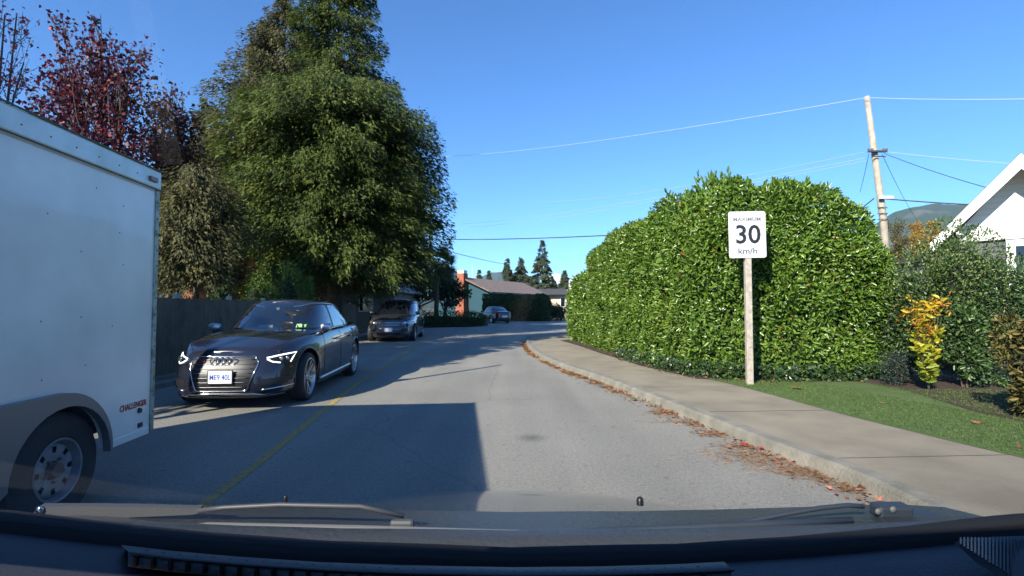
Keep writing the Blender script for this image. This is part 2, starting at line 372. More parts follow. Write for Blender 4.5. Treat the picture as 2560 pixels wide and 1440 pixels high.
def build_shell(rows, nacross, crown, name, m, parent, bottom=False, smooth=42):
    mb = MB(); nper = len(rows[0]); K = len(rows)
    for r in rows:
        full = r + [(x, -y, z) for x, y, z in r[-2:0:-1]]
        mb.v += full
    n = 2 * nper - 2
    for k in range(K - 1):
        for i in range(n): mb.f.append((k * n + i, k * n + (i + 1) % n, (k + 1) * n + (i + 1) % n, (k + 1) * n + i))
    top = rows[-1]; b = len(mb.v)
    for (x, y, z) in top:
        for j in range(nacross + 1):
            u = -1 + 2 * j / nacross; mb.v.append((x, -y * u, z + crown(x) * (1 - u * u) * min(1, abs(y) / .4)))
    for i in range(nper - 1):
        for j in range(nacross): mb.f.append((b + i * (nacross + 1) + j, b + i * (nacross + 1) + j + 1, b + (i + 1) * (nacross + 1) + j + 1, b + (i + 1) * (nacross + 1) + j))
    me = bpy.data.meshes.new(name); me.from_pydata(mb.v, [], mb.f)
    bm = bmesh.new(); bm.from_mesh(me); bmesh.ops.remove_doubles(bm, verts=bm.verts[:], dist=.002)
    bmesh.ops.dissolve_degenerate(bm, dist=.0008, edges=bm.edges[:])
    bmesh.ops.recalc_face_normals(bm, faces=bm.faces[:]); bvh = BVHTree.FromBMesh(bm); bm.to_mesh(me); bm.free()
    return link(name, me, m, parent, smooth), bvh
AX = {'x+': (Vector((1, 0, 0)), lambda a, b: Vector((5, a, b))), 'x-': (Vector((-1, 0, 0)), lambda a, b: Vector((-5, a, b))),
      'y+': (Vector((0, 1, 0)), lambda a, b: Vector((a, 5, b))), 'y-': (Vector((0, -1, 0)), lambda a, b: Vector((a, -5, b))),
      'z+': (Vector((0, 0, 1)), lambda a, b: Vector((a, b, 5)))}
def proj(bvhs, a, b, ax, off):
    d, f = AX[ax]; o = f(a, b); best = None
    for bv in bvhs:
        h = bv.ray_cast(o, -d)
        if h[0] is not None and (best is None or h[3] < best[1]): best = (h[0], h[3], h[1])
    if best is None:
        for bv in bvhs:
            h = bv.find_nearest(o - d * 3.5); 
            if best is None or h[3] < best[1]: best = (h[0], h[3], h[1])
    nn = best[2]; nn = nn if nn.dot(d) > 0 else -nn
    return best[0] + nn * off
def decal(bvhs, poly, ax, off, name, m, parent, res=.07, thick=0, smooth=True):
    bm = bmesh.new(); vs = [bm.verts.new((a, b, 0)) for a, b in poly]; bm.faces.new(vs); bmesh.ops.triangulate(bm, faces=bm.faces[:])
    for _ in range(5):
        le = [e for e in bm.edges if e.calc_length() > res]
        if not le: break
        bmesh.ops.subdivide_edges(bm, edges=le, cuts=1); bmesh.ops.triangulate(bm, faces=bm.faces[:])
    for v in bm.verts: v.co = proj(bvhs, v.co.x, v.co.y, ax, off)
    bmesh.ops.recalc_face_normals(bm, faces=bm.faces[:])
    if thick: bmesh.ops.solidify(bm, geom=bm.faces[:], thickness=thick)
    me = bpy.data.meshes.new(name); bm.to_mesh(me); bm.free()
    return link(name, me, m, parent, smooth)
def strip(bvhs, pts, ax, off, r, name=None, m=None, parent=None, mb=None, closed=False, n=6, res=.05):
    P = list(pts) + ([pts[0]] if closed else []); out = []
    for (a, b), (c, d) in zip(P[:-1], P[1:]):
        k = max(1, int(math.hypot(c - a, d - b) / res))
        out += [proj(bvhs, a + (c - a) * i / k, b + (d - b) * i / k, ax, off) for i in range(k)]
    out.append(proj(bvhs, *P[-1], ax, off))
    q = mb or MB(); q.tube(out, r, n)
    if mb is None: return q.build(name, m, parent, True)
def wheel_parts(root, x, y, rad, wid, rim_r, side, spokes, name='wheel'):
    """side=+1 outer face to +y"""
    T = Matrix.Translation((x, y, rad)) @ Matrix.Rotation(-side * math.pi / 2, 4, 'X')
    w2 = wid / 2
    t = MB(); t.lathe([(rim_r - .005, w2 - .012), (rim_r + .02, w2), (rad - .025, w2 - .004), (rad - .006, w2 - .025), (rad, w2 - .06), (rad, -w2 + .03), (rad - .02, -w2), (rim_r, -w2)], 48, T)
    wh = t.build(name, M['tyre'], root, 40)
    r = MB(); r.lathe([(rim_r, w2 - .008), (rim_r - .015, w2 - .006), (rim_r - .03, w2 - .03), (rim_r - .035, -w2 + .02)], 48, T)
    r.lathe([(.0, w2 - .03), (.055, w2 - .03), (.065, w2 - .045), (.065, w2 - .07)], 24, T)
    if spokes == 'double5':
        for k in range(5):
            for dlt in (-.17, .17):
                a = 2 * math.pi * k / 5 + .3
                p0 = Vector((math.cos(a + dlt * .8) * .05, math.sin(a + dlt * .8) * .05, w2 - .05)); p1 = Vector((math.cos(a + dlt * 1.1) * (rim_r - .02), math.sin(a + dlt * 1.1) * (rim_r - .02), w2 - .02))
                d = (p1 - p0).normalized(); s = Vector((-d.y, d.x, 0)) * .0125
                q = [p0 - s * 1.2, p0 + s * 1.2, p1 + s, p1 - s]
                r.add([T @ (v + Vector((0, 0, e))) for e in (0, -.025) for v in q], [(0, 1, 2, 3), (7, 6, 5, 4), (0, 4, 5, 1), (1, 5, 6, 2), (2, 6, 7, 3), (3, 7, 4, 0)])
    elif spokes == 'seven':
        for k in range(7):
            a = 2 * math.pi * k / 7; p0 = Vector((math.cos(a) * .05, math.sin(a) * .05, w2 - .05)); p1 = Vector((math.cos(a) * (rim_r - .02), math.sin(a) * (rim_r - .02), w2 - .02))
            d = (p1 - p0).normalized(); s = Vector((-d.y, d.x, 0)) * .024
            q = [p0 - s * .8, p0 + s * .8, p1 + s, p1 - s]
            r.add([T @ (v + Vector((0, 0, e))) for e in (0, -.03) for v in q], [(0, 1, 2, 3), (7, 6, 5, 4), (0, 4, 5, 1), (1, 5, 6, 2), (2, 6, 7, 3), (3, 7, 4, 0)])
    r.build('rim', M['rim'], wh, 35)
    b = MB(); b.lathe([(0, -.02), (rim_r - .05, -.02), (rim_r - .05, -.05)], 32, T); b.build('brake_disc', M['screw'], wh, 35)
    return wh
def round_poly(pts, r=.02, n=4):
    out = []; k = len(pts)
    for i in range(k):
        p = Vector(pts[i]); a = Vector(pts[i - 1]); b = Vector(pts[(i + 1) % k])
        da = (a - p); db = (b - p); ra = min(r, da.length * .45, db.length * .45)
        s = p + da.normalized() * ra; e = p + db.normalized() * ra
        for j in range(n + 1):
            t = j / n; q = s * (1 - t) ** 2 + p * 2 * t * (1 - t) + e * t * t; out.append((q.x, q.y))
    return out
def make_car(kind, root, body_paint):
    V = kind == 'van'
    if not V:
        L2, W2, H = 2.365, .92, 1.425; ax_f, ax_r, wr, rim = 1.495, -1.325, .335, .262
        ztop_x = [-2.4, -2.3, -1.9, -1.3, -.5, .4, .9, 1.3, 1.8, 2.15, 2.3, 2.4]
        ztop_z = [.93, .97, 1.0, .985, .965, .945, .93, .905, .84, .755, .70, .66]
        lv = [(0, 2.22, -2.24, .84, 4.2, 4.8), (.08, 2.33, -2.32, .885, 4.2, 4.8), (.3, 2.365, -2.365, .915, 3.9, 4.8), (.55, 2.36, -2.365, .92, 3.7, 4.6), (.74, 2.325, -2.35, .917, 3.6, 4.4), (.88, 2.28, -2.33, .90, 3.5, 4.4), (.96, 2.24, -2.31, .875, 3.4, 4.3), (1, 2.21, -2.29, .845, 3.4, 4.2)]
        zb0 = .17
        gh = [(0, 1.16, -1.98, .775, 3.2, 3.6), (.35, .88, -1.77, .72, 3.2, 3.6), (.7, .60, -1.46, .65, 3.3, 3.6), (.9, .42, -1.19, .60, 3.3, 3.6), (1, .28, -1.0, .53, 3.3, 3.6)]
        roof = lambda x: 1.415 - .055 * (x + .35) ** 2
    else:
        L2, W2, H = 2.57, 1.0, 1.74; ax_f, ax_r, wr, rim = 1.57, -1.43, .345, .235
        ztop_x = [-2.6, -2.4, -1.5, .3, 1.0, 1.5, 1.9, 2.3, 2.5, 2.6]; ztop_z = [1.08, 1.1, 1.1, 1.07, 1.07, 1.06, 1.0, .88, .8, .76]
        lv = [(0, 2.42, -2.5, .92, 3.6, 6), (.08, 2.52, -2.55, .965, 3.6, 6), (.3, 2.57, -2.57, .995, 3.5, 6), (.6, 2.55, -2.56, 1.0, 3.3, 6), (.8, 2.47, -2.54, .99, 3.2, 6), (.93, 2.38, -2.51, .965, 3.1, 5.5), (1, 2.32, -2.49, .93, 3.1, 5.5)]
        zb0 = .2
        gh = [(0, 1.62, -2.47, .90, 2.9, 5.5), (.35, 1.22, -2.40, .865, 2.9, 5.5), (.7, .82, -2.31, .80, 3.0, 5.2), (.9, .6, -2.22, .745, 3.1, 5), (1, .42, -2.1, .68, 3.1, 4.5)]
        roof = lambda x: 1.725 - .022 * (x + .6) ** 2
    zt = lambda x: float(np.interp(x, ztop_x, ztop_z))
    def arch(x, extra=0):
        z = 0
        for ax in (ax_f, ax_r):
            ra = wr + .065 + extra; d = abs(x - ax)
            if d < ra: z = max(z, wr + .005 + math.sqrt(ra * ra - d * d))
        return z
    zfun = lambda t, x: zb0 + (zt(x) - zb0) * t
    lv2 = [lerp_levels(lv, t) for t in np.concatenate([np.linspace(0, .9, 16), [.93, .96, .98, 1]])]
    rows = shell(lv2, 190, zfun=zfun)
    def widthat(x, z):     # half width of the body side there
        t = (z - zb0) / (zt(x) - zb0); q = lerp_levels(lv, min(1, max(0, t))); xm = (q[1] + q[2]) / 2; a = (q[1] - q[2]) / 2
        e = q[4] if x > xm else q[5]; return q[3] * max(0, 1 - abs((x - xm) / a) ** e) ** (1 / e)
    for k, r in enumerate(rows):
        for i, (x, y, z) in enumerate(r):
            if y > .55:
                az = arch(x)
                if az > z: r[i] = (x, widthat(x, az), az)
    crown = (lambda x: float(np.interp(x, [-2.4, -2, 1, 1.6, 2.2, 2.4], [.0, .05, .09, .085, .04, .0])))
    body, bv = build_shell(rows, 14, crown, 'body', body_paint, root, smooth=38)
    zg = lambda t, x: (zt(x) - .03) * (1 - t) + roof(x) * t
    gr = shell([lerp_levels(gh, t) for t in np.linspace(0, 1, 12)], 90, zfun=zg)
    cab, gv = build_shell(gr, 12, lambda x: .045, 'cabin', body_paint, root, smooth=38)
    B = [bv, gv]; G = [gv]
    MB().bbox(-L2 + .25, L2 - .3, -W2 + .27, W2 - .27, .18, .75, .03).bbox(ax_r + .47, ax_f - .47, -W2 + .1, W2 - .1, .16, .7, .03).build('underbody', M['under'], root)
    for ax in (ax_f, ax_r):
        for s in (1, -1):
            wheel_parts(root, ax, s * (W2 - .15), wr, .225, rim, s, 'seven' if V else 'double5')
            q = MB(); pts = []                       # arch lip
            for k in range(25):
                a = math.pi * (-.08 + 1.16 * k / 24); x = ax + math.cos(a) * (wr + .065); z = wr + .005 + math.sin(a) * (wr + .065)
                pts.append((x, s * (widthat(x, z) - .004), z))
            q.tube(pts, .011, 6); q.build('arch_lip', body_paint, body, True)
    # glass
    if not V:
        side = [[(.93, .985), (-.06, .985), (-.12, 1.345), (.1, 1.35), (.38, 1.30), (.66, 1.17)], [(-.15, .985), (-1.1, 1.0), (-1.14, 1.24), (-.9, 1.30), (-.6, 1.345), (-.21, 1.35)], [(-1.16, 1.01), (-1.5, 1.06), (-1.40, 1.13), (-1.2, 1.22)]]
        surr = [(1.03, .955), (-1.2, .985), (-1.62, 1.055), (-1.42, 1.16), (-1.0, 1.31), (-.6, 1.372), (-.12, 1.383), (.2, 1.378), (.42, 1.325), (.72, 1.185)]
        ws = [(-.66, .965), (.66, .965), (.61, 1.12), (.51, 1.335), (.28, 1.36), (-.28, 1.36), (-.51, 1.335), (-.61, 1.12)]
        rw = [(-.62, 1.03), (.62, 1.03), (.48, 1.32), (-.48, 1.32)]
    else:
        side = [[(1.2, 1.10), (.78, 1.10), (.78, 1.35)], [(.74, 1.10), (-.1, 1.10), (-.14, 1.58), (.4, 1.57), (.74, 1.40)], [(-.19, 1.10), (-1.25, 1.10), (-1.25, 1.58), (-.22, 1.58)], [(-1.31, 1.10), (-2.2, 1.13), (-2.12, 1.56), (-1.31, 1.58)]]
        surr = [(1.34, 1.07), (-2.28, 1.08), (-2.17, 1.61), (.42, 1.61), (.82, 1.43)]
        ws = [(-.80, 1.09), (.80, 1.09), (.74, 1.33), (.66, 1.60), (.3, 1.64), (-.3, 1.64), (-.66, 1.60), (-.74, 1.33)]
        rw = [(-.7, 1.15), (.7, 1.15), (.62, 1.58), (-.62, 1.58)]
    for s, ax in ((1, 'y+'), (-1, 'y-')):
        q = MB()
        strip(G, surr, ax, .004, .008, mb=q, closed=True); q.build('window_trim', M['chrome'] if not V else M['dark'], cab, True)
        decal(G, surr, ax, .002, 'window_surround', M['dark'], cab, thick=.004)
        for pl in side: decal(G, round_poly(pl, .05), ax, .008, 'side_window', M['glass'], cab)
    wsd = decal(G, round_poly(ws, .06), 'x+', .004, 'windshield', M['glass'], cab, res=.12)
    decal(G, round_poly(rw, .06), 'x-', .004, 'rear_window', M['glass'], cab, res=.12)
    q = MB()
    for k in (-1, 1): strip([gv], [(k * .02 + .0, ws[0][1] + .012), (k * .55, ws[0][1] + .02)], 'x+', .015, .007, mb=q)
    q.build('wiper', M['dark'], cab, True)
    # panel gaps
    for s, ax in ((1, 'y+'), (-1, 'y-')):
        doors = [.86, -.1, -1.02] if not V else [1.05, -.13, -1.28]
        for i, dx in enumerate(doors):
            lo = .30; hi = zt(dx) - .035
            strip([bv], [(dx + (.03 if i == 0 else 0), lo), (dx + .02, .6), (dx, hi)], ax, .0008, .0035, 'panel_gap', M['under'], body, n=4)
        strip([bv], [(doors[0] + .03, .30), (doors[-1], .30)], ax, .0008, .0035, 'panel_gap', M['under'], body, n=4)
    hx = 1.03 if not V else 1.7
    strip([bv], [(hx, .72 if not V else .78), (L2 - .5, .66 if not V else .7), (L2 - .25, .5)], 'z+', .0008, .0035, 'panel_gap', M['under'], body, n=4); strip([bv], [(hx, -.72 if not V else -.78), (L2 - .5, -.66 if not V else -.7), (L2 - .25, -.5)], 'z+', .0008, .0035, 'panel_gap', M['under'], body, n=4)
    # shoulder crease, sill, handles, mirrors
    for s, ax in ((1, 'y+'), (-1, 'y-')):
        if not V: strip([bv], [(1.0, .25), (-.9, .27)], ax, -.002, .022, 'sill_trim', M['alu'], body, n=8)
        for hx_ in ((.18, -.75) if not V else (.1, -.35)):
            hz = .80 if not V else .93
            p = [(hx_ - .1, hz + .005), (hx_ + .1, hz)]
            strip([bv], p, ax, .018, .013, 'door_handle', body_paint, body, n=8)
        mx, mz = (.74, .985) if not V else (1.02, 1.16)
        k = MB(); k.bbox(-.07, .06, -.095, .095, -.055, .06, .045, mtx((mx, s * (W2 - .035), mz + .02), 0, 0, s * .12))
        mo = k.build('mirror', M['alu'] if not V else body_paint, cab, 50)
        k = MB(); k.tube([(mx + .0, s * (W2 - .1), mz - .06), (mx, s * (W2 - .02), mz - .035), (mx, s * (W2 + .02), mz)], [.03, .024, .02], 8); k.build('mirror_stalk', M['dark'], mo, True)
    # front end
    X = 'x+'; Bf = [bv]
    if not V:
        gp = [(-.38, .680), (.38, .680), (.43, .61), (.43, .57), (.335, .29), (.30, .265), (-.30, .265), (-.335, .29), (-.43, .57), (-.43, .61)]
        g = decal(Bf, gp, X, .004, 'grille', M['dark'], root, res=.06)
        q = MB(); strip(Bf, gp, X, .010, .007, mb=q, closed=True)
        q.build('grille_frame', M['chrome'], g, True)
        q = MB()
        for i in range(7):
            z = .645 - i * .055; hw = float(np.interp(z, [.265, .57, .61, .68], [.30, .425, .425, .38])) - .012
            for dz in (0,):
                strip(Bf, [(-hw, z), (hw, z)], X, .008, .0052, mb=q)
        q.build('grille_bar', M['bar'], g, True)
        # four ring emblem
        q = MB()
        for c in (-.112, -.037, .037, .112):
            cx = proj(Bf, c, .618, X, .028)
            q.tube([cx + Vector((0, math.cos(a) * .05, math.sin(a) * .05)) for a in [2 * math.pi * j / 24 for j in range(25)]], .0075, 6)
        q.build('emblem', M['chrome'], g, True)
        decal(Bf, [(-.31, .632), (-.24, .632), (-.24, .610), (-.31, .610)], X, .02, 'badge', M['red'], g)
        for s in (1, -1):
            hp = [(s * .50, .655), (s * .77, .715), (s * .80, .69), (s * .765, .58), (s * .62, .57), (s * .575, .605)]
            h = decal(Bf, hp, X, .004, 'headlight', M['dark'], root, res=.05)
            q = MB()
            strip(Bf, [(s * .515, .655), (s * .66, .685), (s * .775, .705), (s * .745, .59)], X, .008, .009, mb=q)
            strip(Bf, [(s * .52, .642), (s * .585, .605), (s * .66, .59)], X, .008, .009, mb=q)
            q.build('running_light', M['drl'], h, True)
            for c in (.66, .71):
                cx = proj(Bf, s * c, .64, X, .004)
                k = MB(); k.lathe([(0, .012), (.02, .01), (.028, 0), (.031, 0), (.031, .012)], 16, mtx(cx, 0, R(90) , 0)); k.build('lamp', M['lens'], h, True)
            decal(Bf, [(s * .50, .40), (s * .80, .42), (s * .83, .33), (s * .47, .285)], X, .003, 'air_intake', M['dark'], root, res=.05)
            strip(Bf, [(s * .49, .27), (s * .70, .288), (s * .83, .30)], X, .012, .010, 'intake_trim', M['chrome'], root)
            strip(Bf, [(s * .80, .30), (s * .83, .41)], X, .012, .008, 'intake_blade', M['dark'], root)
        strip(Bf, [(-.52, .205), (-.40, .232), (.40, .232), (.52, .205)], X, .010, .008, 'lower_trim', M['chrome'], root)
        strip(Bf, [(-.70, .205), (-.5, .185), (.5, .185), (.70, .205)], X, .012, .010, 'splitter', M['bar'], root)
        pz = .44; pw, ph = .150, .077
        q = MB(); pc = proj(Bf, 0, pz, X, .03); q.bbox(pc.x - .012, pc.x + .004, -pw - .012, pw + .012, pz - ph - .012, pz + ph + .012, .004); pf = q.build('plate_holder', M['dark'], root)
        q = MB(); q.bbox(pc.x, pc.x + .008, -pw, pw, pz - ph, pz + ph, .003); pl = q.build('license_plate', M['plate'], root)
        text('plate_lettering', 'ME9 40L', .095, M['blue'], pl, mtx((pc.x + .0085, 0, pz - .004), R(90), 0, R(90)), .0008, .80, .0015)
        # windscreen things, side marker
        decal(G, [(.44, 1.0), (.56, 1.0), (.555, 1.05), (.435, 1.05)], X, .008, 'windshield_sticker', M['sticker'], wsd)
        decal(G, [(-.12, 1.005), (.1, 1.0), (.1, 1.035), (-.12, 1.04)], X, .008, 'dash_paper', M['paper'], wsd)
        cc = proj(G, .02, 1.275, X, .0); k = MB(); k.bbox(cc.x, cc.x + .012, .0, .055, 1.25, 1.31, .006); k.build('mirror_camera', M['lens'], wsd)
        for s in (1, -1):
            decal(Bf, [(2.0, .54), (1.93, .54), (1.93, .51), (2.0, .51)], 'y+' if s > 0 else 'y-', .004, 'side_marker', mat('side_amber', (.25, .07, .02), .3), body)
        # tail
        for s in (1, -1):
            decal(Bf, [(s * .45, .80), (s * .80, .84), (s * .84, .70), (s * .47, .69)], 'x-', .006, 'tail_light', M['red'], root, res=.05)
        decal(Bf, [(-.26, .66), (.26, .66), (.26, .52), (-.26, .52)], 'x-', .008, 'rear_plate', M['plate'], root, res=.1)
        decal(Bf, [(-.7, .35), (.7, .35), (.6, .22), (-.6, .22)], 'x-', .004, 'rear_bumper', M['dark'], root, res=.1)
    else:
        gp = [(-.48, .80), (.48, .80), (.42, .655), (.3, .63), (-.3, .63), (-.42, .655)]
        g = decal(Bf, gp, X, .004, 'grille', M['dark'], root, res=.06)
        q = MB()
        for z, hw in ((.785, .46), (.725, .44), (.665, .40)): strip(Bf, [(-hw, z), (hw, z)], X, .010, .013, mb=q)
        q.build('grille_bar', M['chrome'], g, True)
        q = MB(); c = proj(Bf, 0, .725, X, .03)
        for s in (1, -1): q.tube([c + Vector((0, s * .045, -.055)), c + Vector((0, s * .055, .06))], .012, 6)
        q.tube([c + Vector((0, -.05, 0)), c + Vector((0, .05, 0))], .011, 6)
        q.build('emblem', M['chrome'], g, True)
        for s in (1, -1):
            hp = [(s * .50, .80), (s * .70, .84), (s * .90, .90), (s * .93, .85), (s * .86, .74), (s * .62, .70), (s * .49, .72)]
            h = decal(Bf, hp, X, .004, 'headlight', M['lens'], root, res=.05)
            cx = proj(Bf, s * .62, .765, X, .004); k = MB(); k.lathe([(0, .02), (.035, .012), (.05, 0)], 16, mtx(cx, 0, R(90), 0)); k.build('lamp', M['chrome'], h, True)
            decal(Bf, [(s * .82, .80), (s * .91, .85), (s * .90, .79), (s * .85, .76)], X, .008, 'indicator', M['orange'], h, res=.05)
            decal(Bf, round_poly([(s * .62, .42), (s * .82, .43), (s * .80, .36), (s * .66, .35)], .03), X, .006, 'fog_light', M['lens'], root, res=.05)
        decal(Bf, [(-.52, .50), (.52, .50), (.46, .30), (-.46, .30)], X, .003, 'air_intake', M['dark'], root, res=.06)
        q = MB(); pc = proj(Bf, 0, .50, X, .02); q.bbox(pc.x, pc.x + .012, -.16, .16, .43, .58, .004); q.build('license_plate', M['plate'], root)
        for s in (1, -1): strip([gv], [(.3, s * .62), (-1.9, s * .62)], 'z+', .03, .014, 'roof_rail', M['dark'], root)
        for s in (1, -1): decal(Bf, [(s * .75, .80), (s * .95, .82), (s * .95, 1.05), (s * .78, 1.05)], 'x-', .006, 'tail_light', M['red'], root, res=.06)
    return root
# sedan
sedan = empty('parked_car', (0, 0, 0), 0, 'dark grey sedan with bright running lights and chrome grille, coming right behind the white trailer', 'car')
sedan.name = 'sedan'
make_car('sedan', sedan, paint('paint_graphite', (.020, .022, .036), .35, .25))
sedan.location = (-4.02, 9.1, 0); sedan.rotation_euler = (0, 0, R(-90) + R(4.2)); sedan.scale = (1, 1, 1.06)
van = empty('minivan', (0, 0, 0), 0, 'dark grey minivan with three-bar chrome grille, following farther back on the street', 'minivan')
make_car('van', van, paint('paint_brown', (.045, .048, .056), .4, .2))
van.location = (-5.13, 22.9, 0); van.rotation_euler = (0, 0, R(-90) + R(4))
M['paint_navy'] = paint('paint_navy', (.004, .006, .014), .0, .3)
far = copy_tree(sedan)
def repaint(o):
    for c in children(o):
        if c.type == 'MESH' and c.name.split('.')[0] in ('body', 'cabin', 'arch_lip', 'door_handle', 'mirror'):
            c.data = c.data.copy(); c.data.materials[0] = M['paint_navy']
        repaint(c)
repaint(far)
tag(far, 'dark navy sedan seen from behind at the far bend, in front of the clipped hedge', 'car')
far.location = (-1.75, 47.5, 0); far.rotation_euler = (0, 0, R(118))

# ------------------------------------------------------------------ trailer
TR = empty('cargo_trailer', (-2.91, 4.13, 0), math.atan2(.10, 1), 'tall white enclosed cargo trailer with red lettering and silver fender at the left edge', 'trailer')
# local: +y rearwards in scene (away from camera), x- is trailer's far side; side face at x=0, rear face at y=0, box goes to y=-4.9
def trailer():
    Wd = 2.6; zb, ztp = .40, 2.46; Ln = 4.9
    wy = [-.90, -1.80]                 # wheel centres
    m = mat('trailer_white', (.80, .78, .75), .26, 0, .5, .3, bump=(1.1, .14), noise=(1.7, (.58, .58, .57), 8, .35, .8))
    # side panel with arch cut-out, as a polygon in (y,z)
    poly = [(0, zb), (0, ztp), (-Ln, ztp), (-Ln, zb), (-2.4, zb)]
    for k in range(13):
        a = math.pi * (1 - k / 12 * .5); poly.append((-1.87 + math.cos(a) * .46, zb + math.sin(a) * .40))
    for k in range(1, 14):
        a = math.pi * (.5 - (k - 1) / 12 * .5); poly.append((-.96 + math.cos(a) * .412, zb + math.sin(a) * .375))
    T = Matrix(((0, 0, 1, -.03), (1, 0, 0, 0), (0, 1, 0, 0), (0, 0, 0, 1)))
    q = MB(); q.prism([(y, z) for y, z in poly], .03, T); q.build('side_panel', m, TR)
    q = MB(); q.box(-Wd, -.031, -Ln, -.0, ztp - .03, ztp + .02).box(-Wd, -Wd + .03, -Ln, 0, zb, ztp - .031).box(-Wd + .031, -.031, -Ln + .0, -Ln + .03, zb, ztp - .031); q.build('box_shell', m, TR)
    q = MB(); q.bbox(-Wd + .04, -.04, -.045, .004, zb + .02, ztp - .06, .008); q.build('rear_door', m, TR)
    q = MB(); q.box(-Wd + .031, -.36, -Ln + .04, -.06, zb, zb + .08); q.box(-.36, -.32, -2.7, -.4, zb, .95); q.box(-.35, -.031, -2.7, -.4, .86, .9); q.build('floor', M['under'], TR)
    # top rail, corner trims, lower rail
    q = MB(); q.bbox(-.02, .022, -Ln - .01, .012, ztp - .115, ztp + .035, .012)
    q.build('top_rail', mat('rail_white', (.62, .66, .66), .4, .3, noise=(5, (.48, .53, .5), 6, .4, .7)), TR)
    q = MB(); q.tube([(.024, -Ln, ztp - .12), (.024, .01, ztp - .12)], .006, 6); q.tube([(.024, -Ln, ztp + .038), (.024, .01, ztp + .038)], .007, 6); q.build('rail_seal', mat('old_sealant', (.09, .11, .07), .8), TR)
    q = MB(); q.bbox(-.04, .012, -.035, .012, zb - .01, ztp - .118, .005); q.build('corner_trim', mat('corner_metal', (.36, .40, .36), .5, .4, noise=(12, (.16, .2, .14), 7, .45, .62)), TR)
    q = MB(); q.bbox(-.03, .006, -.49, -.04, zb - .02, zb + .035, .004); q.build('lower_rail', m, TR)
    q = MB()
    for i in range(24): q.lathe([(0, .005), (.004, .004), (.0055, 0)], 8, mtx((.022, -.1 - i * .205, ztp - .05), 0, R(90), 0))
    for i in range(15): q.lathe([(0, .007), (.005, .006), (.007, 0)], 8, mtx((.012, -.013, .55 + i * .13), 0, R(90), 0))
    for y, z in ((-.42, 2.13), (-.45, 1.93), (-.4, 1.7), (-.5, 1.25), (-.82, 1.75), (-.8, 1.32), (-.7, 2.2), (-1.1, 1.95), (-1.12, 1.3), (-1.1, .95), (-.75, 1.0)): q.lathe([(0, .004), (.004, .003), (.0048, 0)], 8, mtx((.0, y, z), 0, R(90), 0))
    q.build('screw', M['screw'], TR)
    q = MB(); q.lathe([(0, .018), (.018, .015), (.022, 0)], 16, mtx((0, -.165, .585), 0, R(90), 0)); q.build('marker_light', mat('marker_dark', (.03, .03, .05), .2), TR)
    q = MB(); q.bbox(0, .012, -.18, -.13, .455, .49, .003); q.build('reflector', M['dark'], TR)
    q = MB(); q.bbox(.021, .04, -.16, -.06, ztp - .07, ztp - .03, .008); q.build('clearance_light', mat('clearance', (.2, .1, .07), .3), TR)
    text('lettering', 'CHALLENGER', .062, M['redink'], TR, mtx((.002, -.235, .635), R(90), R(-0), R(90)), .001, .82, .0018)
    # fender: flared panel above the wheels
    def fend(y0, y1): pass
    pts = [(-.535, .385)]
    pts += [(-.96 + math.cos(t) * (.425 + .03 * t), .385 + math.sin(t) * (.40 + .042 * t)) for t in [math.pi / 2 * k / 10 for k in range(1, 11)]]
    pts += [(-1.5, .852), (-1.9, .845)] + [(-1.9 + math.cos(t) * .5, .40 + math.sin(t) * .44) for t in [math.pi / 2 + math.pi / 2 * k / 8 for k in range(1, 9)]]
    pts += [(-2.34, .36)] + [(-1.87 + math.cos(t) * .41, .38 + math.sin(t) * .385) for t in [math.pi - math.pi * k / 16 for k in range(17)]]
    pts += [(-1.435, .34)] + [(-.96 + math.cos(t) * .405, .38 + math.sin(t) * .385) for t in [math.pi - math.pi * k / 16 for k in range(17)]]
    q = MB(); q.prism(pts, .05, Matrix(((0, 0, 1, .002), (1, 0, 0, 0), (0, 1, 0, 0), (0, 0, 0, 1)))); q.build('fender', mat('fender_metal', (.22, .225, .24), .42, .6, bump=(5, .12)), TR)
    for y in wy:
        T = Matrix.Translation((-.13, y, .36)) @ Matrix.Rotation(R(90), 4, 'Y')
        t = MB(); t.lathe([(.19, .09), (.215, .105), (.33, .1), (.355, .08), (.36, .04), (.36, -.08), (.34, -.1), (.19, -.1)], 56, T); wh = t.build('wheel', M['tyre'], TR, 40)
        r = MB(); r.lathe([(.198, .098), (.192, .105), (.184, .1), (.178, .07), (.17, .045), (.162, .062), (.15, .07)], 48, T)
        r.lathe([(.095, .07), (.06, .06), (.058, .06)], 48, T)
        for k in range(8):                     # web between the slots
            a0 = 2 * math.pi * (k + .16) / 8; a1 = 2 * math.pi * (k + .84) / 8; N = 6
            for s in range(N):
                b0 = a0 + (a1 - a0) * s / N; b1 = a0 + (a1 - a0) * (s + 1) / N
                r.add([T @ Vector((rr * math.cos(b), rr * math.sin(b), .069)) for rr, b in ((.094, b0), (.151, b0), (.151, b1), (.094, b1))], [(0, 1, 2, 3)])
            b0 = 2 * math.pi * (k - .16) / 8; b1 = 2 * math.pi * (k + .16) / 8
            r.add([T @ Vector((rr * math.cos(b), rr * math.sin(b), .0688)) for rr, b in ((.094, b0), (.112, b0), (.112, b1), (.094, b1))], [(0, 1, 2, 3)])
        r.build('rim', mat('painted_rim', (.24, .25, .27), .6, .1, noise=(10, (.17, .18, .2), 5, .4, .6)), wh, 30)
        h = MB(); h.lathe([(0, .10), (.045, .098), (.052, .06)], 24, T)
        for k in range(5): h.lathe([(0, .018), (.009, .018), (.01, 0)], 8, T @ Matrix.Translation((.073 * math.cos(k * 1.2566), .073 * math.sin(k * 1.2566), .064)))
        h.build('hub', mat('rusty_hub', (.14, .1, .09), .7, .2), wh, 30)
        b = MB(); b.lathe([(0, .0), (.19, .0)], 32, T); b.build('brake_drum', M['under'], wh)
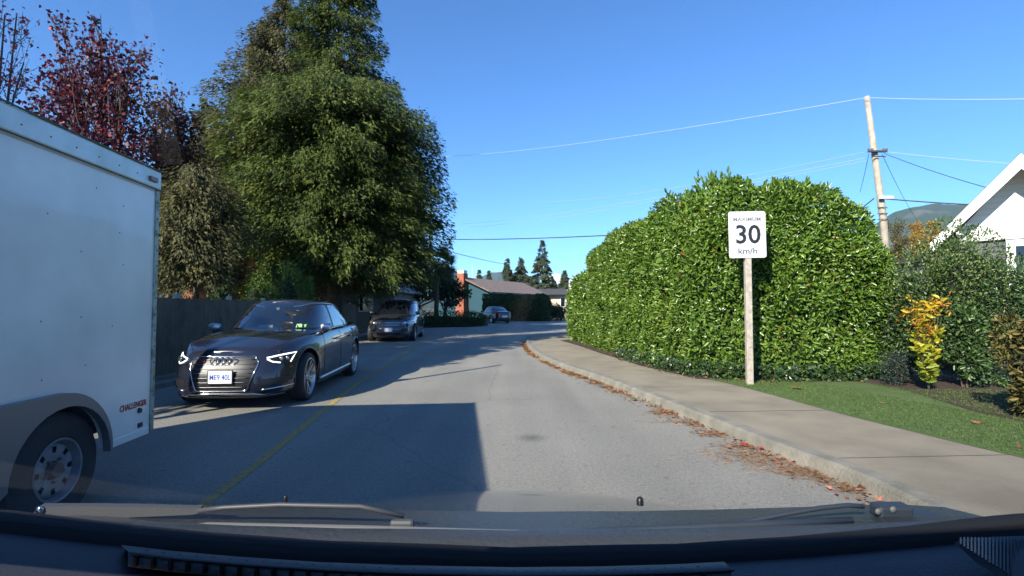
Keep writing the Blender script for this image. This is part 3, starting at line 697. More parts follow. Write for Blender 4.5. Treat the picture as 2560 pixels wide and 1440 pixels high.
    MB().tube([(-.2, -1.0, .36), (-Wd + .2, -1.0, .36)], .035, 8).tube([(-.2, -1.87, .36), (-Wd + .2, -1.87, .36)], .035, 8).build('axle', M['under'], TR)
    for y in wy:
        T = Matrix.Translation((-Wd + .13, y, .36)) @ Matrix.Rotation(R(-90), 4, 'Y')
        MB().lathe([(0, .09), (.2, .09), (.225, .105), (.33, .1), (.36, .06), (.36, -.08), (.34, -.1), (.0, -.1)], 40, T).build('wheel', M['tyre'], TR, 40)
    MB().tube([(-Wd / 2 + .4, -Ln, .45), (-Wd / 2, -Ln - 1.2, .45)], .04, 8).tube([(-Wd / 2 - .4, -Ln, .45), (-Wd / 2, -Ln - 1.2, .45)], .04, 8).build('tow_bar', M['dark'], TR)
trailer()
# ------------------------------------------------------------------ speed sign
def sign():
    b = gnd(1879, 955, .14); Y = 8.35; x = at(1879, 955, Y).x
    r = empty('speed_sign', (x, Y, .12), R(-4), 'white MAXIMUM 30 km/h speed sign on a weathered wooden post by the laurel hedge', 'road sign')
    top = at(1878, 528, Y).z - .12; h = .775; w_ = .60
    q = MB(); q.bbox(-.055, .045, .02, .11, -.3, top - .15, .008); q.build('post', M['wood_post'], r)
    pl = round_poly([(-w_ / 2, top - h), (w_ / 2, top - h), (w_ / 2, top), (-w_ / 2, top)], .045, 5)
    T = Matrix(((1, 0, 0, 0), (0, 0, -1, .015), (0, 1, 0, 0), (0, 0, 0, 1))) @ Matrix.Rotation(R(.5), 4, 'Z')
    q = MB(); q.prism(pl, .004, T); p = q.build('sign_plate', M['signface'], r)
    c = top - h / 2
    fr = round_poly([(-w_ / 2 + .018, top - h + .018), (w_ / 2 - .018, top - h + .018), (w_ / 2 - .018, top - .018), (-w_ / 2 + .018, top - .018)], .035, 5)
    q = MB(); q.tube([T @ Vector((a, b_, .0045)) for a, b_ in fr + [fr[0]]], .0028, 4); q.build('border', mat('sign_border', (.25, .25, .26), .6), p)
    Tt = lambda dx, z: T @ Matrix.Translation((dx, z, .0055))
    text('lettering', 'MAXIMUM', .088, M['ink_faded'], p, Tt(0, top - .135), .0008, 1.1, .0022)
    text('numerals', '30', .43, M['ink'], p, Tt(.01, top - .40), .0008, .98, .007)
    text('lettering', 'km/h', .13, mat('ink_grey', (.06, .06, .07), .6), p, Tt(.0, top - .665), .0008, 1.2, .0015)
    q = MB()
    for z in (top - .05, top - h + .05): q.lathe([(0, .006), (.009, .004), (.01, 0)], 10, Tt(0, z))
    q.build('bolt', M['alu'], p)
sign()
# ------------------------------------------------------------------ hedges
M['laurel'] = leafmat('laurel_leaf', [(0, (.06, .12, .018)), (.4, (.12, .215, .026)), (.8, (.20, .31, .042)), (.97, (.32, .40, .09)), (1, (.32, .15, .05))], .28, .6, .35)
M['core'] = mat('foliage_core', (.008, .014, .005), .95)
M['branch'] = mat('twig', (.09, .065, .045), .9)
def hedge(name, foot, hs, depth, label, cat, n, leaf=(.115, .046), m=None, base_z=.12, bulge=.25, group=None, wob=1.0):
    root = empty(name, (foot[0][0], foot[0][1], 0), 0, label, cat, group)
    m = m or M['laurel']; P = smooth_path([(x, y, 0) for x, y in foot], 8)
    d = [0]
    for a, b in zip(P[:-1], P[1:]): d.append(d[-1] + (b - a).length)
    d = np.array(d); PX = np.array([p.x for p in P]); PY = np.array([p.y for p in P]); HS = np.interp(d / d[-1], np.linspace(0, 1, len(hs)), hs)
    TX = np.gradient(PX, d); TY = np.gradient(PY, d); ln = np.hypot(TX, TY); NX = -TY / ln * -1; NY = TX / ln * -1
    # outward normal is to the left of travel (towards street): travel far->near, left... fixed by sign
    NX, NY = SIGN * NX, SIGN * NY
    # cross section param v: 0 foot outer .. 1 over the top to the back
    def section(v, h):
        c = [(0, 0), (-.04, .3), (.02, .62), (-.05, .86), (-.22, .955), (-.5, .995), (-1.0 if depth > 1 else -.8, 1.0), (-depth + .3, .985), (-depth, .9), (-depth, 0)]
        seg = [0, .18, .4, .6, .67, .73, .80, .9, .95, 1.0]
        o = np.interp(v, seg, [a for a, b in c]); z = np.interp(v, seg, [b for a, b in c]); return o, z * h
    rs = np.random.default_rng(len(name) + n)
    u = rs.random(n) * d[-1]; v = rs.random(n) ** 1.0 * .93
    X = np.interp(u, d, PX); Yy = np.interp(u, d, PY); H = np.interp(u, d, HS); ax_ = np.interp(u, d, NX); ay_ = np.interp(u, d, NY)
    H = H + wob * (.07 * np.sin(u * 2.3) + .06 * np.sin(u * 5.1 + 1))
    o, z = section(v, H); o2, z2 = section(np.minimum(v + .01, 1), H)
    lump = .07 * np.sin(u * 3.1 + z * 2) + .05 * np.sin(u * 6.7 - z * 4.1) + .04 * np.sin(z * 7 + u)
    dpt = -rs.random(n) ** 2 * .28 + .03
    tz = z2 - z; to = o2 - o; ll = np.hypot(tz, to) + 1e-9; no = tz / ll; nz = -to / ll          # section normal
    off = (lump + dpt) 
    px = X + ax_ * (o + no * off); py = Yy + ay_ * (o + no * off); pz = np.maximum(z + nz * off, .0) + base_z
    # a few straggling shoots on top
    Nn = np.stack([ax_ * no, ay_ * no, nz], 1)
    D = Nn * .45 + rs.normal(size=(n, 3)) * .62 + np.array([0, 0, .12])
    N = Nn * .9 + rs.normal(size=(n, 3)) * .42
    L = leaf[0] * (.5 + .9 * rs.random(n)); Wd = leaf[1] * (.7 + .6 * rs.random(n))
    patch = .5 + .5 * np.sin(u * 1.3 + z * 1.7) * np.sin(z * 2.3 - u * .6)
    tint = np.clip(rs.random(n) * .8 + patch * .22 - .05, 0, .985); tint[rs.random(n) < .004] = 1
    leaves('foliage', np.stack([px, py, pz], 1) - np.array([foot[0][0], foot[0][1], 0]), D, N, L, Wd, m, root, 'oval', tint)
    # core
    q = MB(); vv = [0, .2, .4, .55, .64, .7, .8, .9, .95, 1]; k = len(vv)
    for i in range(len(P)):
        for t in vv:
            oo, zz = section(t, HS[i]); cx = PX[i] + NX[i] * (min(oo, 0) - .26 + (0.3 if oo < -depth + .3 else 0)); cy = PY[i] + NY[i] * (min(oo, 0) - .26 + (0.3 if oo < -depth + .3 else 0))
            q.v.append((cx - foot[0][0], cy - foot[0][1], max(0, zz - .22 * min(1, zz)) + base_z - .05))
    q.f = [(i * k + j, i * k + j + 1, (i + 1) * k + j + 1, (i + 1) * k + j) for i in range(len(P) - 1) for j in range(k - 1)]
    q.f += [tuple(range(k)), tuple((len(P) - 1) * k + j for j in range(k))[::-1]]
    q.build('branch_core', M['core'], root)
    return root

HF = [(2.62, 17.6), (2.72, 15.5), (2.9, 13.2), (3.1, 11.2), (3.4, 9.75), (4.0, 9.05), (5.0, 8.85), (6.1, 8.95), (6.75, 9.15), (7.1, 9.8), (7.2, 10.6)]
hz = [3.2, 3.4, 3.5, 3.5, 3.48, 3.55, 3.55, 3.55, 3.56, 2.65, 1.8]
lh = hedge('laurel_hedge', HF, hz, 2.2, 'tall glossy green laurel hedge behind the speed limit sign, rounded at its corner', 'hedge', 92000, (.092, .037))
# tufts standing up from its top, part of the hedge
def tuft(root, pts, n, m, L=.13, W=.05):
    rs = np.random.default_rng(5); o = np.array(root.location); P = []; D = []
    for (c, h, r, k) in pts:
        for _ in range(k):
            a = rs.normal(size=2) * r; top = h * (.5 + .5 * rs.random()); 
            for s in range(n):
                t = s / n; P.append([c[0] + a[0] * (1 + t * .4), c[1] + a[1], c[2] + top * t]); D.append([a[0] + rs.normal() * .5, a[1] + rs.normal() * .5, .5 + t])
    P = np.array(P) - o; D = np.array(D)
    leaves('shoot', P, D, rdir(len(P)), L * (.7 + .5 * rs.random(len(P))), W, m, root, 'oval', rs.random(len(P)) * .8)
tuft(lh, [(at(1790, 480, 9.9), .42, .13, 20), (at(1740, 505, 10.3), .25, .15, 16), (at(1850, 490, 9.8), .22, .2, 22), (at(1960, 480, 9.4), .18, .25, 16)], 9, M['laurel'])
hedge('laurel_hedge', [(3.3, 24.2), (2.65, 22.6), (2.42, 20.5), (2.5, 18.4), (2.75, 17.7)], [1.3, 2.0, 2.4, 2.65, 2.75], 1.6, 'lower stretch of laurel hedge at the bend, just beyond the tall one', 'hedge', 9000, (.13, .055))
# dark ground-hugging ivy along the hedge foot
n = 2600; rs = np.random.default_rng(3); u = rs.random(n); hf = smooth_path([(x, y, 0) for x, y in HF[2:9]], 8)
ix = (u * (len(hf) - 1)).astype(int); P = np.array([[hf[i].x, hf[i].y, .13] for i in ix]) + np.stack([-.1 + rs.normal(size=n) * .12, -.08 + rs.normal(size=n) * .1, rs.random(n) * .28], 1)
M['ivy'] = leafmat('ivy_leaf', [(0, (.02, .045, .015)), (.7, (.04, .08, .025)), (1, (.09, .12, .05))], .35, .5, .15)
o = leaves('ivy', P, rdir(n), rdir(n) + np.array([0, -.6, .6]), .07, .05, M['ivy'], None, 'maple'); tag(o, 'low dark ivy growing along the foot of the laurel hedge', 'ivy', kind='stuff')
# ------------------------------------------------------------------ shrubs
def shrub(name, c, rx, ry, rz, n, m, label, leaf=(.05, .025), stems=6, shape='oval', lumps=9, upright=0, group=None, seed=0, inner=.55, cat='shrub', core=True, flat=0):
    rs = np.random.default_rng(seed + n); c = Vector(c)
    root = empty(name, (c.x, c.y, c.z), 0, label, cat, group)      # c: foot centre; crown 0..2rz above
    cl = rs.normal(size=(lumps, 3)); cl = norm(cl) * (.45 + .35 * rs.random((lumps, 1))); cr = .35 + .3 * rs.random(lumps)
    cl = np.vstack([cl, [[0, 0, 0]]]); cr = np.append(cr, .62)
    idx = rs.choice(len(cl), n, p=(cr ** 2) / np.sum(cr ** 2)); d = norm(rs.normal(size=(n, 3)))
    rad = cr[idx] * (1 - (1 - inner) * rs.random(n) ** 2)
    P = cl[idx] + d * rad[:, None]
    P = P * np.array([rx, ry, rz]) + np.array([0, 0, rz])
    if flat: P[:, 2] = np.minimum(P[:, 2], rz * 2 * flat + rs.normal(size=n) * .015)
    P[:, 2] = np.maximum(P[:, 2], rs.random(n) * .15)
    D = d * .8 + rs.normal(size=(n, 3)) * .5 + np.array([0, 0, upright]); N = d + rs.normal(size=(n, 3)) * .5
    leaves('foliage', P, D, N, leaf[0] * (.6 + .8 * rs.random(n)), leaf[1] * (.7 + .6 * rs.random(n)), m, root, shape)
    q = MB()
    for k in range(stems):
        a = rs.random() * 6.28; e = Vector((math.cos(a) * rx * .6, math.sin(a) * ry * .6, rz * (1 + .5 * rs.random())))
        q.tube([(math.cos(a) * .04, math.sin(a) * .04, -.05), e * .45 + Vector((0, 0, .1)), e], [.014, .01, .005], 5)
    q.build('stem', M['branch'], root)
    if core:
        bm = bmesh.new(); bmesh.ops.create_icosphere(bm, subdivisions=3, radius=1)
        for v in bm.verts:
            j = .5 + .13 * math.sin(v.co.x * 5 + seed) * math.sin(v.co.y * 4 + v.co.z * 5); v.co = Vector((v.co.x * rx * j, v.co.y * ry * j, rz + v.co.z * rz * j * 1.15))
        me = bpy.data.meshes.new('branch_core'); bm.to_mesh(me); bm.free(); link('branch_core', me, M['core'], root, True)
    return root
M['shrub_dark'] = leafmat('shrub_dark', [(0, (.03, .06, .018)), (.6, (.065, .12, .03)), (.93, (.11, .18, .05)), (1, (.22, .28, .12))], .35, .5, .2)
M['shrub_mid'] = leafmat('shrub_mid', [(0, (.035, .07, .015)), (.6, (.075, .13, .028)), (.88, (.16, .21, .06)), (1, (.28, .32, .14))], .38, .5, .25)
M['shrub_blue'] = leafmat('shrub_bluegreen', [(0, (.02, .035, .025)), (1, (.05, .075, .055))], .5, .4, .15)
M['yellowleaf'] = leafmat('yellow_leaf', [(0, (.16, .24, .03)), (.35, (.36, .38, .03)), (.75, (.62, .48, .03)), (1, (.66, .38, .03))], .4, .4, .35)
M['orangeleaf'] = leafmat('orange_leaf', [(0, (.4, .13, .02)), (.5, (.6, .24, .03)), (1, (.7, .4, .06))], .5, .3, .35)
M['olive'] = leafmat('olive_leaf', [(0, (.05, .05, .015)), (.6, (.12, .11, .03)), (1, (.25, .19, .05))], .5, .3, .25)
g = lambda px, py: gnd(px, py, .13)
def S(name, px, base_py, wpx, top_py, *a, **k):
    f = g(px, base_py); Y = f.y; rx = wpx / F * Y; top = at(px, top_py, Y).z
    return shrub(name, f, rx, k.pop('ry', rx * .8), (top - .13) / 2, *a, **k)
S('shrub', 2250, 945, 75, 680, 7000, M['shrub_dark'], 'dark broadleaf shrub against the right end of the laurel hedge', leaf=(.075, .033), seed=2)
S('shrub', 2245, 962, 40, 868, 2200, M['shrub_blue'], 'small blue-green shrub on bare stems at the bed edge, left of the yellow plant', leaf=(.03, .014), stems=7, seed=5)
S('shrub', 2430, 952, 150, 565, 24000, M['shrub_mid'], 'big small-leaved evergreen shrub with upright shoots before the grey house', leaf=(.055, .024), upright=.5, seed=4, lumps=16)
S('shrub', 2550, 970, 95, 640, 8000, M['shrub_dark'], 'dense dark green shrub at the right edge of the picture under the white gable', leaf=(.05, .024), seed=9)
S('shrub', 2590, 1045, 75, 760, 4200, M['olive'], 'olive and yellowish shrub leaning in from the right edge beside the mulch', leaf=(.07, .03), seed=6)
S('shrub', 2415, 968, 55, 760, 4000, M['shrub_dark'], 'low dark shrub just right of the yellow-leaved plant', leaf=(.07, .032), seed=12)
# yellow and orange plant
def yplant():
    f = g(2322, 975); Y = f.y; rs = np.random.default_rng(8); q = MB(); P = []; D = []; T = []
    root = empty('yellow_leaved_plant', f, 0, 'upright plant with yellow lower leaves and orange top in front of the dark shrubs', 'plant')
    for k in range(9):
        tx = rs.normal() * .19; ty = rs.normal() * .1; h = .7 + rs.random() * .75
        if k < 3: h = 1.45
        q.tube([(0, 0, 0), (tx * .5, ty * .5, h * .5), (tx, ty, h)], [.008, .006, .003], 5)
        for s in range(44):
            t = .12 + .88 * rs.random(); P.append([tx * t + rs.normal() * .03, ty * t + rs.normal() * .03, h * t]); D.append([rs.normal() * .9, rs.normal() * .9 - .3, .3 + rs.random() * .4]); T.append(t * h / 1.45)
    for k in range(3):
        c = ((-.28, -.1, 1.15), (.1, -.1, 1.3), (-.1, -.1, .92))[k]
        for s in range(34): P.append([c[0] + rs.normal() * .09, c[1] + rs.normal() * .05, c[2] + rs.normal() * .06]); D.append(list(rs.normal(size=3))); T.append(2)
        q.tube([(0, 0, .4), (c[0], c[1], c[2])], [.006, .003], 5)
    P = np.array(P); D = np.array(D); T = np.array(T); lo = T < 1.5
    leaves('foliage', P[lo], D[lo], rdir(lo.sum()) + np.array([0, -.8, .6]), .12, .05, M['yellowleaf'], root, 'oval', np.clip(T[lo] * .7 + rs.random(lo.sum()) * .4 - .1, 0, 1))
    leaves('orange_leaf', P[~lo], D[~lo], rdir((~lo).sum()) + np.array([0, -.8, .6]), .08, .022, M['orangeleaf'], root, 'oval')
    q.build('stem', M['branch'], root)
yplant()
# ------------------------------------------------------------------ trees
def conifer(name, base, H, prof, n_limb, per, m, label, spray=(.42, .17), droop=.35, seed=1, z0=.12, jitter=.22, group=None, trunk=.28, shape='spray', vs=0.0, cut=None, hang=.7, parent_cat='tree'):
    """prof: [(t, radius)] t along 0..1 of the height"""
    rs = np.random.default_rng(seed); root = empty(name, base, 0, label, parent_cat, group)
    ts = [a for a, b in prof]; rr = [b for a, b in prof]
    q = MB(); q.tube([(0, 0, -.2), (.05, 0, H * .3), (0, .05, H * .7), (0, 0, H)], [trunk, trunk * .8, trunk * .4, .02], 10)
    q.build('trunk', M['bark'], root, True)
    t = z0 + (1 - z0) * rs.random(n_limb) ** 1.1; t = np.minimum(t, .995); az = rs.random(n_limb) * 2 * math.pi
    rl = np.interp(t, ts, rr) * (1 - jitter + 1.6 * jitter * rs.random(n_limb)) + .08
    lb = MB(); Ps = []; Ds = []; Ns = []; Ls = []; Tt = []
    for i in range(n_limb):
        z = t[i] * H; r = rl[i]; c, s_ = math.cos(az[i]), math.sin(az[i]); dr = droop * r * (1 - t[i] * .7)
        up = .18 * r
        def pt(u): return np.array([c * r * u, s_ * r * u, z + up * math.sin(u * 2.2) - dr * u * u * (1 - .25 * u)])
        if r > .5 and i % 2 == 0: lb.tube([pt(0), pt(.5), pt(.9)], [.045 * min(1, r / 3), .025 * min(1, r / 3), .008], 4, cap=False)
        k = int(per * (.35 + r / max(rr)))
        u = 1 - .72 * rs.random(k) ** 1.25; sd = rs.normal(size=k) * (.08 + .11 * r * (1.15 - u)) 
        p = np.stack([c * r * u - s_ * sd, s_ * r * u + c * sd, z + up * np.sin(u * 2.2) - dr * u * u * (1 - .25 * u) - rs.random(k) ** 1.5 * 1.0 * hang * min(1, r / 3) + rs.normal(size=k) * vs * min(1, r / 2)], 1)
        d = np.stack([c * (.5 + .5 * u) - s_ * sd * 1.2, s_ * (.5 + .5 * u) + c * sd * 1.2, -hang * (.8 + 1.2 * rs.random(k))], 1) + rs.normal(size=(k, 3)) * .24
        nn = np.stack([np.full(k, c), np.full(k, s_), np.full(k, .65)], 1) + rs.normal(size=(k, 3)) * .38
        Ps.append(p); Ds.append(d); Ns.append(nn); Ls.append(spray[0] * (.55 + .7 * rs.random(k)) * (.6 + .4 * min(1, r / 1.5))); Tt.append(np.clip(rs.random() * .45 + rs.random(k) * .55, 0, 1))
    P = np.vstack(Ps); L = np.concatenate(Ls)
    leaves('crown', P, np.vstack(Ds), np.vstack(Ns), L, L * spray[1] / spray[0], m, root, shape, np.concatenate(Tt))
    lb.build('limbs', M['bark'], root)
    return root
M['cedar'] = leafmat('cedar_spray', [(0, (.028, .044, .011)), (.5, (.070, .100, .020)), (.85, (.125, .158, .030)), (1, (.17, .155, .045))], .6, .3, .32)
M['cedar_olive'] = leafmat('cedar_olive', [(0, (.05, .055, .022)), (.5, (.10, .10, .040)), (.9, (.16, .145, .065)), (1, (.2, .15, .08))], .7, .25, .3)
M['fir'] = leafmat('fir_needles', [(0, (.015, .035, .014)), (.6, (.035, .065, .024)), (1, (.06, .09, .035))], .7, .25, .12)
def tb(px, Y, z=.05): p = at(px, 770, Y); return (p.x, Y, z)
conifer('cedar_tree', tb(835, 24.5), 12.0, [(0, 3.0), (.22, 4.2), (.35, 4.55), (.55, 4.6), (.75, 4.45), (.88, 3.9), (.96, 2.6), (1, .8)], 1050, 165, M['cedar'], 'broad bushy green cedar with drooping sprays, behind the fence above the sedan', (.27, .095), .22, 3, .2, .42, vs=.13, hang=.5, trunk=.4)
conifer('cedar_tree', tb(838, 31.5), 25.5, [(0, 4), (.2, 5.3), (.4, 4.7), (.6, 3.2), (.75, 2.6), (.9, 1.4), (1, .15)], 700, 110, M['cedar'], 'tallest green conifer rising out of the top of the picture behind the bushy cedar', (.36, .11), .35, 5, .2, .30, vs=.15, hang=.5)
conifer('fir_tree', tb(700, 33.0), 22.3, [(0, 6.2), (.25, 7.0), (.45, 6.0), (.58, 4.9), (.72, 3.6), (.85, 2.1), (1, .12)], 800, 115, M['cedar_olive'], 'tall olive green fir with a pointed top, left of the tallest conifer', (.36, .105), .36, 8, .1, .30, vs=.15, hang=.5)
conifer('fir_tree', tb(485, 17.4), 6.1, [(0, .9), (.35, 1.3), (.5, 1.55), (.7, 1.45), (.85, 1.1), (1, .45)], 210, 80, M['cedar_olive'], 'shorter rounded greyish olive conifer directly right of the white trailer', (.24, .075), .3, 9, .34, .55, trunk=.1, hang=.5, vs=.3)
conifer('fir_tree', tb(505, 36.0), 16.5, [(0, 3), (.3, 3), (.6, 2.1), (.85, 1.0), (1, .1)], 220, 40, M['fir'], 'slim blue-green conifer tip between the red maples and the tall olive fir', (.6, .2), .3, 19, .2, .2)
conifer('fir_tree', (-10.6, 2.6, .05), 10.5, [(0, 2.2), (.3, 2.6), (.6, 2.0), (.85, 1.0), (1, .1)], 190, 34, M['cedar'], 'fir on the left verge, outside the picture behind the white trailer', (.6, .22), .35, 61, .3, .25)
conifer('fir_tree', (-12.6, 5.0, .05), 19.0, [(0, 3.4), (.3, 3.8), (.6, 2.8), (.85, 1.4), (1, .1)], 260, 40, M['fir'], 'tall fir in the left garden, outside the picture', (.7, .25), .35, 62, .3, .25)
# broadleaf trees
def broadleaf(name, base, H, trunk_h, clumps, n_leaf, m, label, leaf=(.13, .1), seed=1, tr=.16, twigs=True, shape='maple', group=None, spread=1.0, tcol=None, tw=1.0):
    """clumps: (dx, dy, z, r) relative to base"""
    rs = np.random.default_rng(seed); root = empty(name, base, 0, label, 'tree', group)
    q = MB(); fork = Vector((0, 0, trunk_h)); q.tube([(0, 0, -.2), (.03, 0, trunk_h * .5), fork], [tr, tr * .85, tr * .75], 10)
    q.build('trunk', tcol or M['bark'], root, True)
    lb = MB(); Ps = []; Ds = []
    tot = sum(c[3] ** 2 for c in clumps)
    for (dx, dy, z, r) in clumps:
        c = Vector((dx, dy, z)); mid = fork.lerp(c, .55) + Vector((rs.normal() * .15, rs.normal() * .15, .1))
        lb.tube([fork - Vector((0, 0, .3)), mid, c + Vector((0, 0, r * .5))], [tr * .5, tr * .28, .012], 6)
        nb = max(6, int(r * 14)); k = max(3, int(n_leaf * r * r / tot / nb))
        for _ in range(nb):
            d = Vector(rs.normal(size=3)).normalized(); d.z = abs(d.z) * .8 - .15; e = c + d * r * (.6 + .45 * rs.random()); s0 = mid.lerp(c, rs.random())
            m2 = s0.lerp(e, .5) + Vector(rs.normal(size=3)) * .08
            lb.tube([s0, m2, e], [.018 * tw, .012 * tw, .004], 4, cap=False)
            u = rs.random(k) ** .6; pts = np.array(s0)[None] * ((1 - u) ** 2)[:, None] + 2 * (u * (1 - u))[:, None] * np.array(m2)[None] + (u ** 2)[:, None] * np.array(e)[None]
            Ps.append(pts + rs.normal(size=(k, 3)) * .16 * spread * min(1, r)); Ds.append(rs.normal(size=(k, 3)) + np.array([0, 0, -.5]))
    if n_leaf:
        P = np.vstack(Ps); D = np.vstack(Ds); L = leaf[0] * (.6 + .7 * rs.random(len(P)))
        leaves('crown', P, D, rdir(len(P)), L, L * leaf[1] / leaf[0], m, root, shape)
    lb.build('limbs', tcol or M['bark'], root)
    return root
M['maroon'] = leafmat('maroon_leaf', [(0, (.035, .008, .022)), (.6, (.08, .014, .032)), (.92, (.16, .024, .035)), (1, (.42, .05, .05))], .5, .35, .3)
M['twigbark'] = mat('twig_bark', (.13, .085, .09), .9)
M['pinkleaf'] = leafmat('pink_leaf', [(0, (.35, .07, .09)), (1, (.5, .12, .13))], .5, .3, .3)
M['maroon_dark'] = leafmat('maroon_dark_leaf', [(0, (.05, .018, .022)), (.6, (.11, .035, .035)), (.8, (.12, .09, .04)), (1, (.24, .10, .07))], .5, .35, .3)
def clump_px(px, py, Y, rpx, b): p = at(px, py, Y); return (p.x - b[0], p.y - b[1] + random.uniform(-.6, .6), p.z - b[2], rpx / F * Y)
b = tb(262, 22.0)
broadleaf('maple_tree', b, 9, 2.6, [clump_px(x, y, 22.0, r, b) for x, y, r in ((165, 60, 28), (270, 60, 24), (175, 175, 62), (245, 130, 62), (325, 145, 62), (255, 210, 72), (345, 205, 52), (130, 205, 42), (200, 270, 70), (300, 290, 60), (110, 265, 38), (250, 360, 75), (340, 370, 60), (200, 420, 80), (150, 330, 55))], 7200, M['maroon'], 'dark red maple with loose crown against the sky above the white trailer', (.18, .15), 4, spread=2.0, tw=1.6)
b = tb(420, 25.0)
broadleaf('maple_tree', b, 8, 2.0, [clump_px(x, y, 25.0, r, b) for x, y, r in ((440, 230, 28), (395, 270, 50), (450, 300, 58), (380, 350, 62), (450, 380, 62), (420, 450, 75), (360, 440, 60), (470, 470, 50), (410, 560, 85), (460, 620, 55), (400, 660, 75), (350, 560, 60), (440, 690, 60), (385, 610, 70))], 13000, M['maroon_dark'], 'dense brownish dark maple filling the gap between the white trailer and the conifers', (.2, .16), 6, spread=1.6)
b = tb(-60, 11.0)
broadleaf('bare_tree', b, 9, 3.6, [clump_px(x, y, 11.0, r, b) for x, y, r in ((30, 60, 70), (40, 180, 70), (-20, 20, 90), (-30, 160, 90), (70, 100, 60), (20, 230, 60), (-90, 80, 90))], 900, M['pinkleaf'], 'nearly bare tree with thin twigs and a few pink leaves at the top left corner', (.08, .06), 12, tr=.09, tcol=M['twigbark'], tw=.4)
b = tb(612, 18.4)
broadleaf('small_orange_tree', b, 3, 1.2, [clump_px(x, y, 18.4, r, b) for x, y, r in ((612, 660, 26), (590, 680, 24), (640, 678, 22), (612, 700, 26), (600, 725, 20))], 1300, M['orangeleaf'], 'small tree with rusty orange leaves standing behind the fence, left of the bushy cedar', (.13, .08), 3, tr=.05)
# bushes above the fence
M['thuja'] = leafmat('thuja_leaf', [(0, (.04, .08, .012)), (.7, (.09, .16, .02)), (1, (.14, .21, .03))], .6, .3, .2)
for i, (px, ty, wpx, mm, lab) in enumerate(((548, 680, 42, M['shrub_dark'], 'round dark bush showing above the fence at its left end, beside the orange tree'),
        (642, 680, 44, M['thuja'], 'round green bush above the fence between the orange tree and the taller bush'),
        (716, 655, 42, M['thuja'], 'tallest bright green bush above the fence over the sedan'),
        (772, 715, 22, M['thuja'], 'smallest bright green bush above the fence, right of the tallest one'))):
    Y = 17.0; p = at(px, 770, Y); top = at(px, ty, Y).z; rx = wpx / F * Y
    shrub('bush', (p.x, Y, .05), rx, rx, top / 2, 3600, mm, lab, leaf=(.09, .035), shape='spray', seed=20 + i, upright=.3, group='bushes showing above the fence')
# ------------------------------------------------------------------ left fence
def fence():
    A = [(-6.55, -2), (-6.75, 9.0), (-7.6, 17), (-8.75, 28.5)]
    P = smooth_path([(x, y, 0) for x, y in A], 24); root = empty('wooden_fence', (A[1][0], A[1][1], .08), 0, 'dark weathered board fence running along the left side behind the sedan', 'fence')
    o = Vector(root.location); d = 0; q = MB(); r_ = MB(); rs = random.Random(3)
    L = [0]
    for a, b in zip(P[:-1], P[1:]): L.append(L[-1] + (b - a).length)
    def pos(s): return Vector((np.interp(s, L, [p.x for p in P]), np.interp(s, L, [p.y for p in P]), .08))
    s = 0; W = .14
    while s < L[-1] - W:
        a = pos(s); b_ = pos(s + W - .006); t = (b_ - a).normalized(); nrm = Vector((t.y, -t.x, 0)); h = 1.50 + rs.uniform(-.006, .006); k = rs.uniform(0, .008)
        a -= o; b_ -= o
        vs = [a + nrm * k, b_ + nrm * k, b_ + nrm * (k - .02), a + nrm * (k - .02)]
        q.add([v for v in vs] + [v + Vector((0, 0, h)) for v in vs], [(0, 3, 2, 1), (4, 5, 6, 7), (0, 1, 5, 4), (1, 2, 6, 5), (2, 3, 7, 6), (3, 0, 4, 7)]); s += W
    q.build('board_panel', mat('fence_board', (.15, .115, .075), .9, noise=(3, (.085, .065, .042), 7, .35, .7), bump=(20, .4)), root)
    s = .5
    while s < L[-1]:
        a = pos(s) - o; MB().bbox(a.x - .14, a.x - .04, a.y - .05, a.y + .05, 0, 1.6, .006).build('post', M['wood_post'], root); s += 2.4
    c = pos(21.6) - o
    MB().bbox(c.x - .05, c.x + .05, c.y - .05, c.y + .05, 1.55, 1.66, .01).build('post_cap', M['trim'], root)
fence()
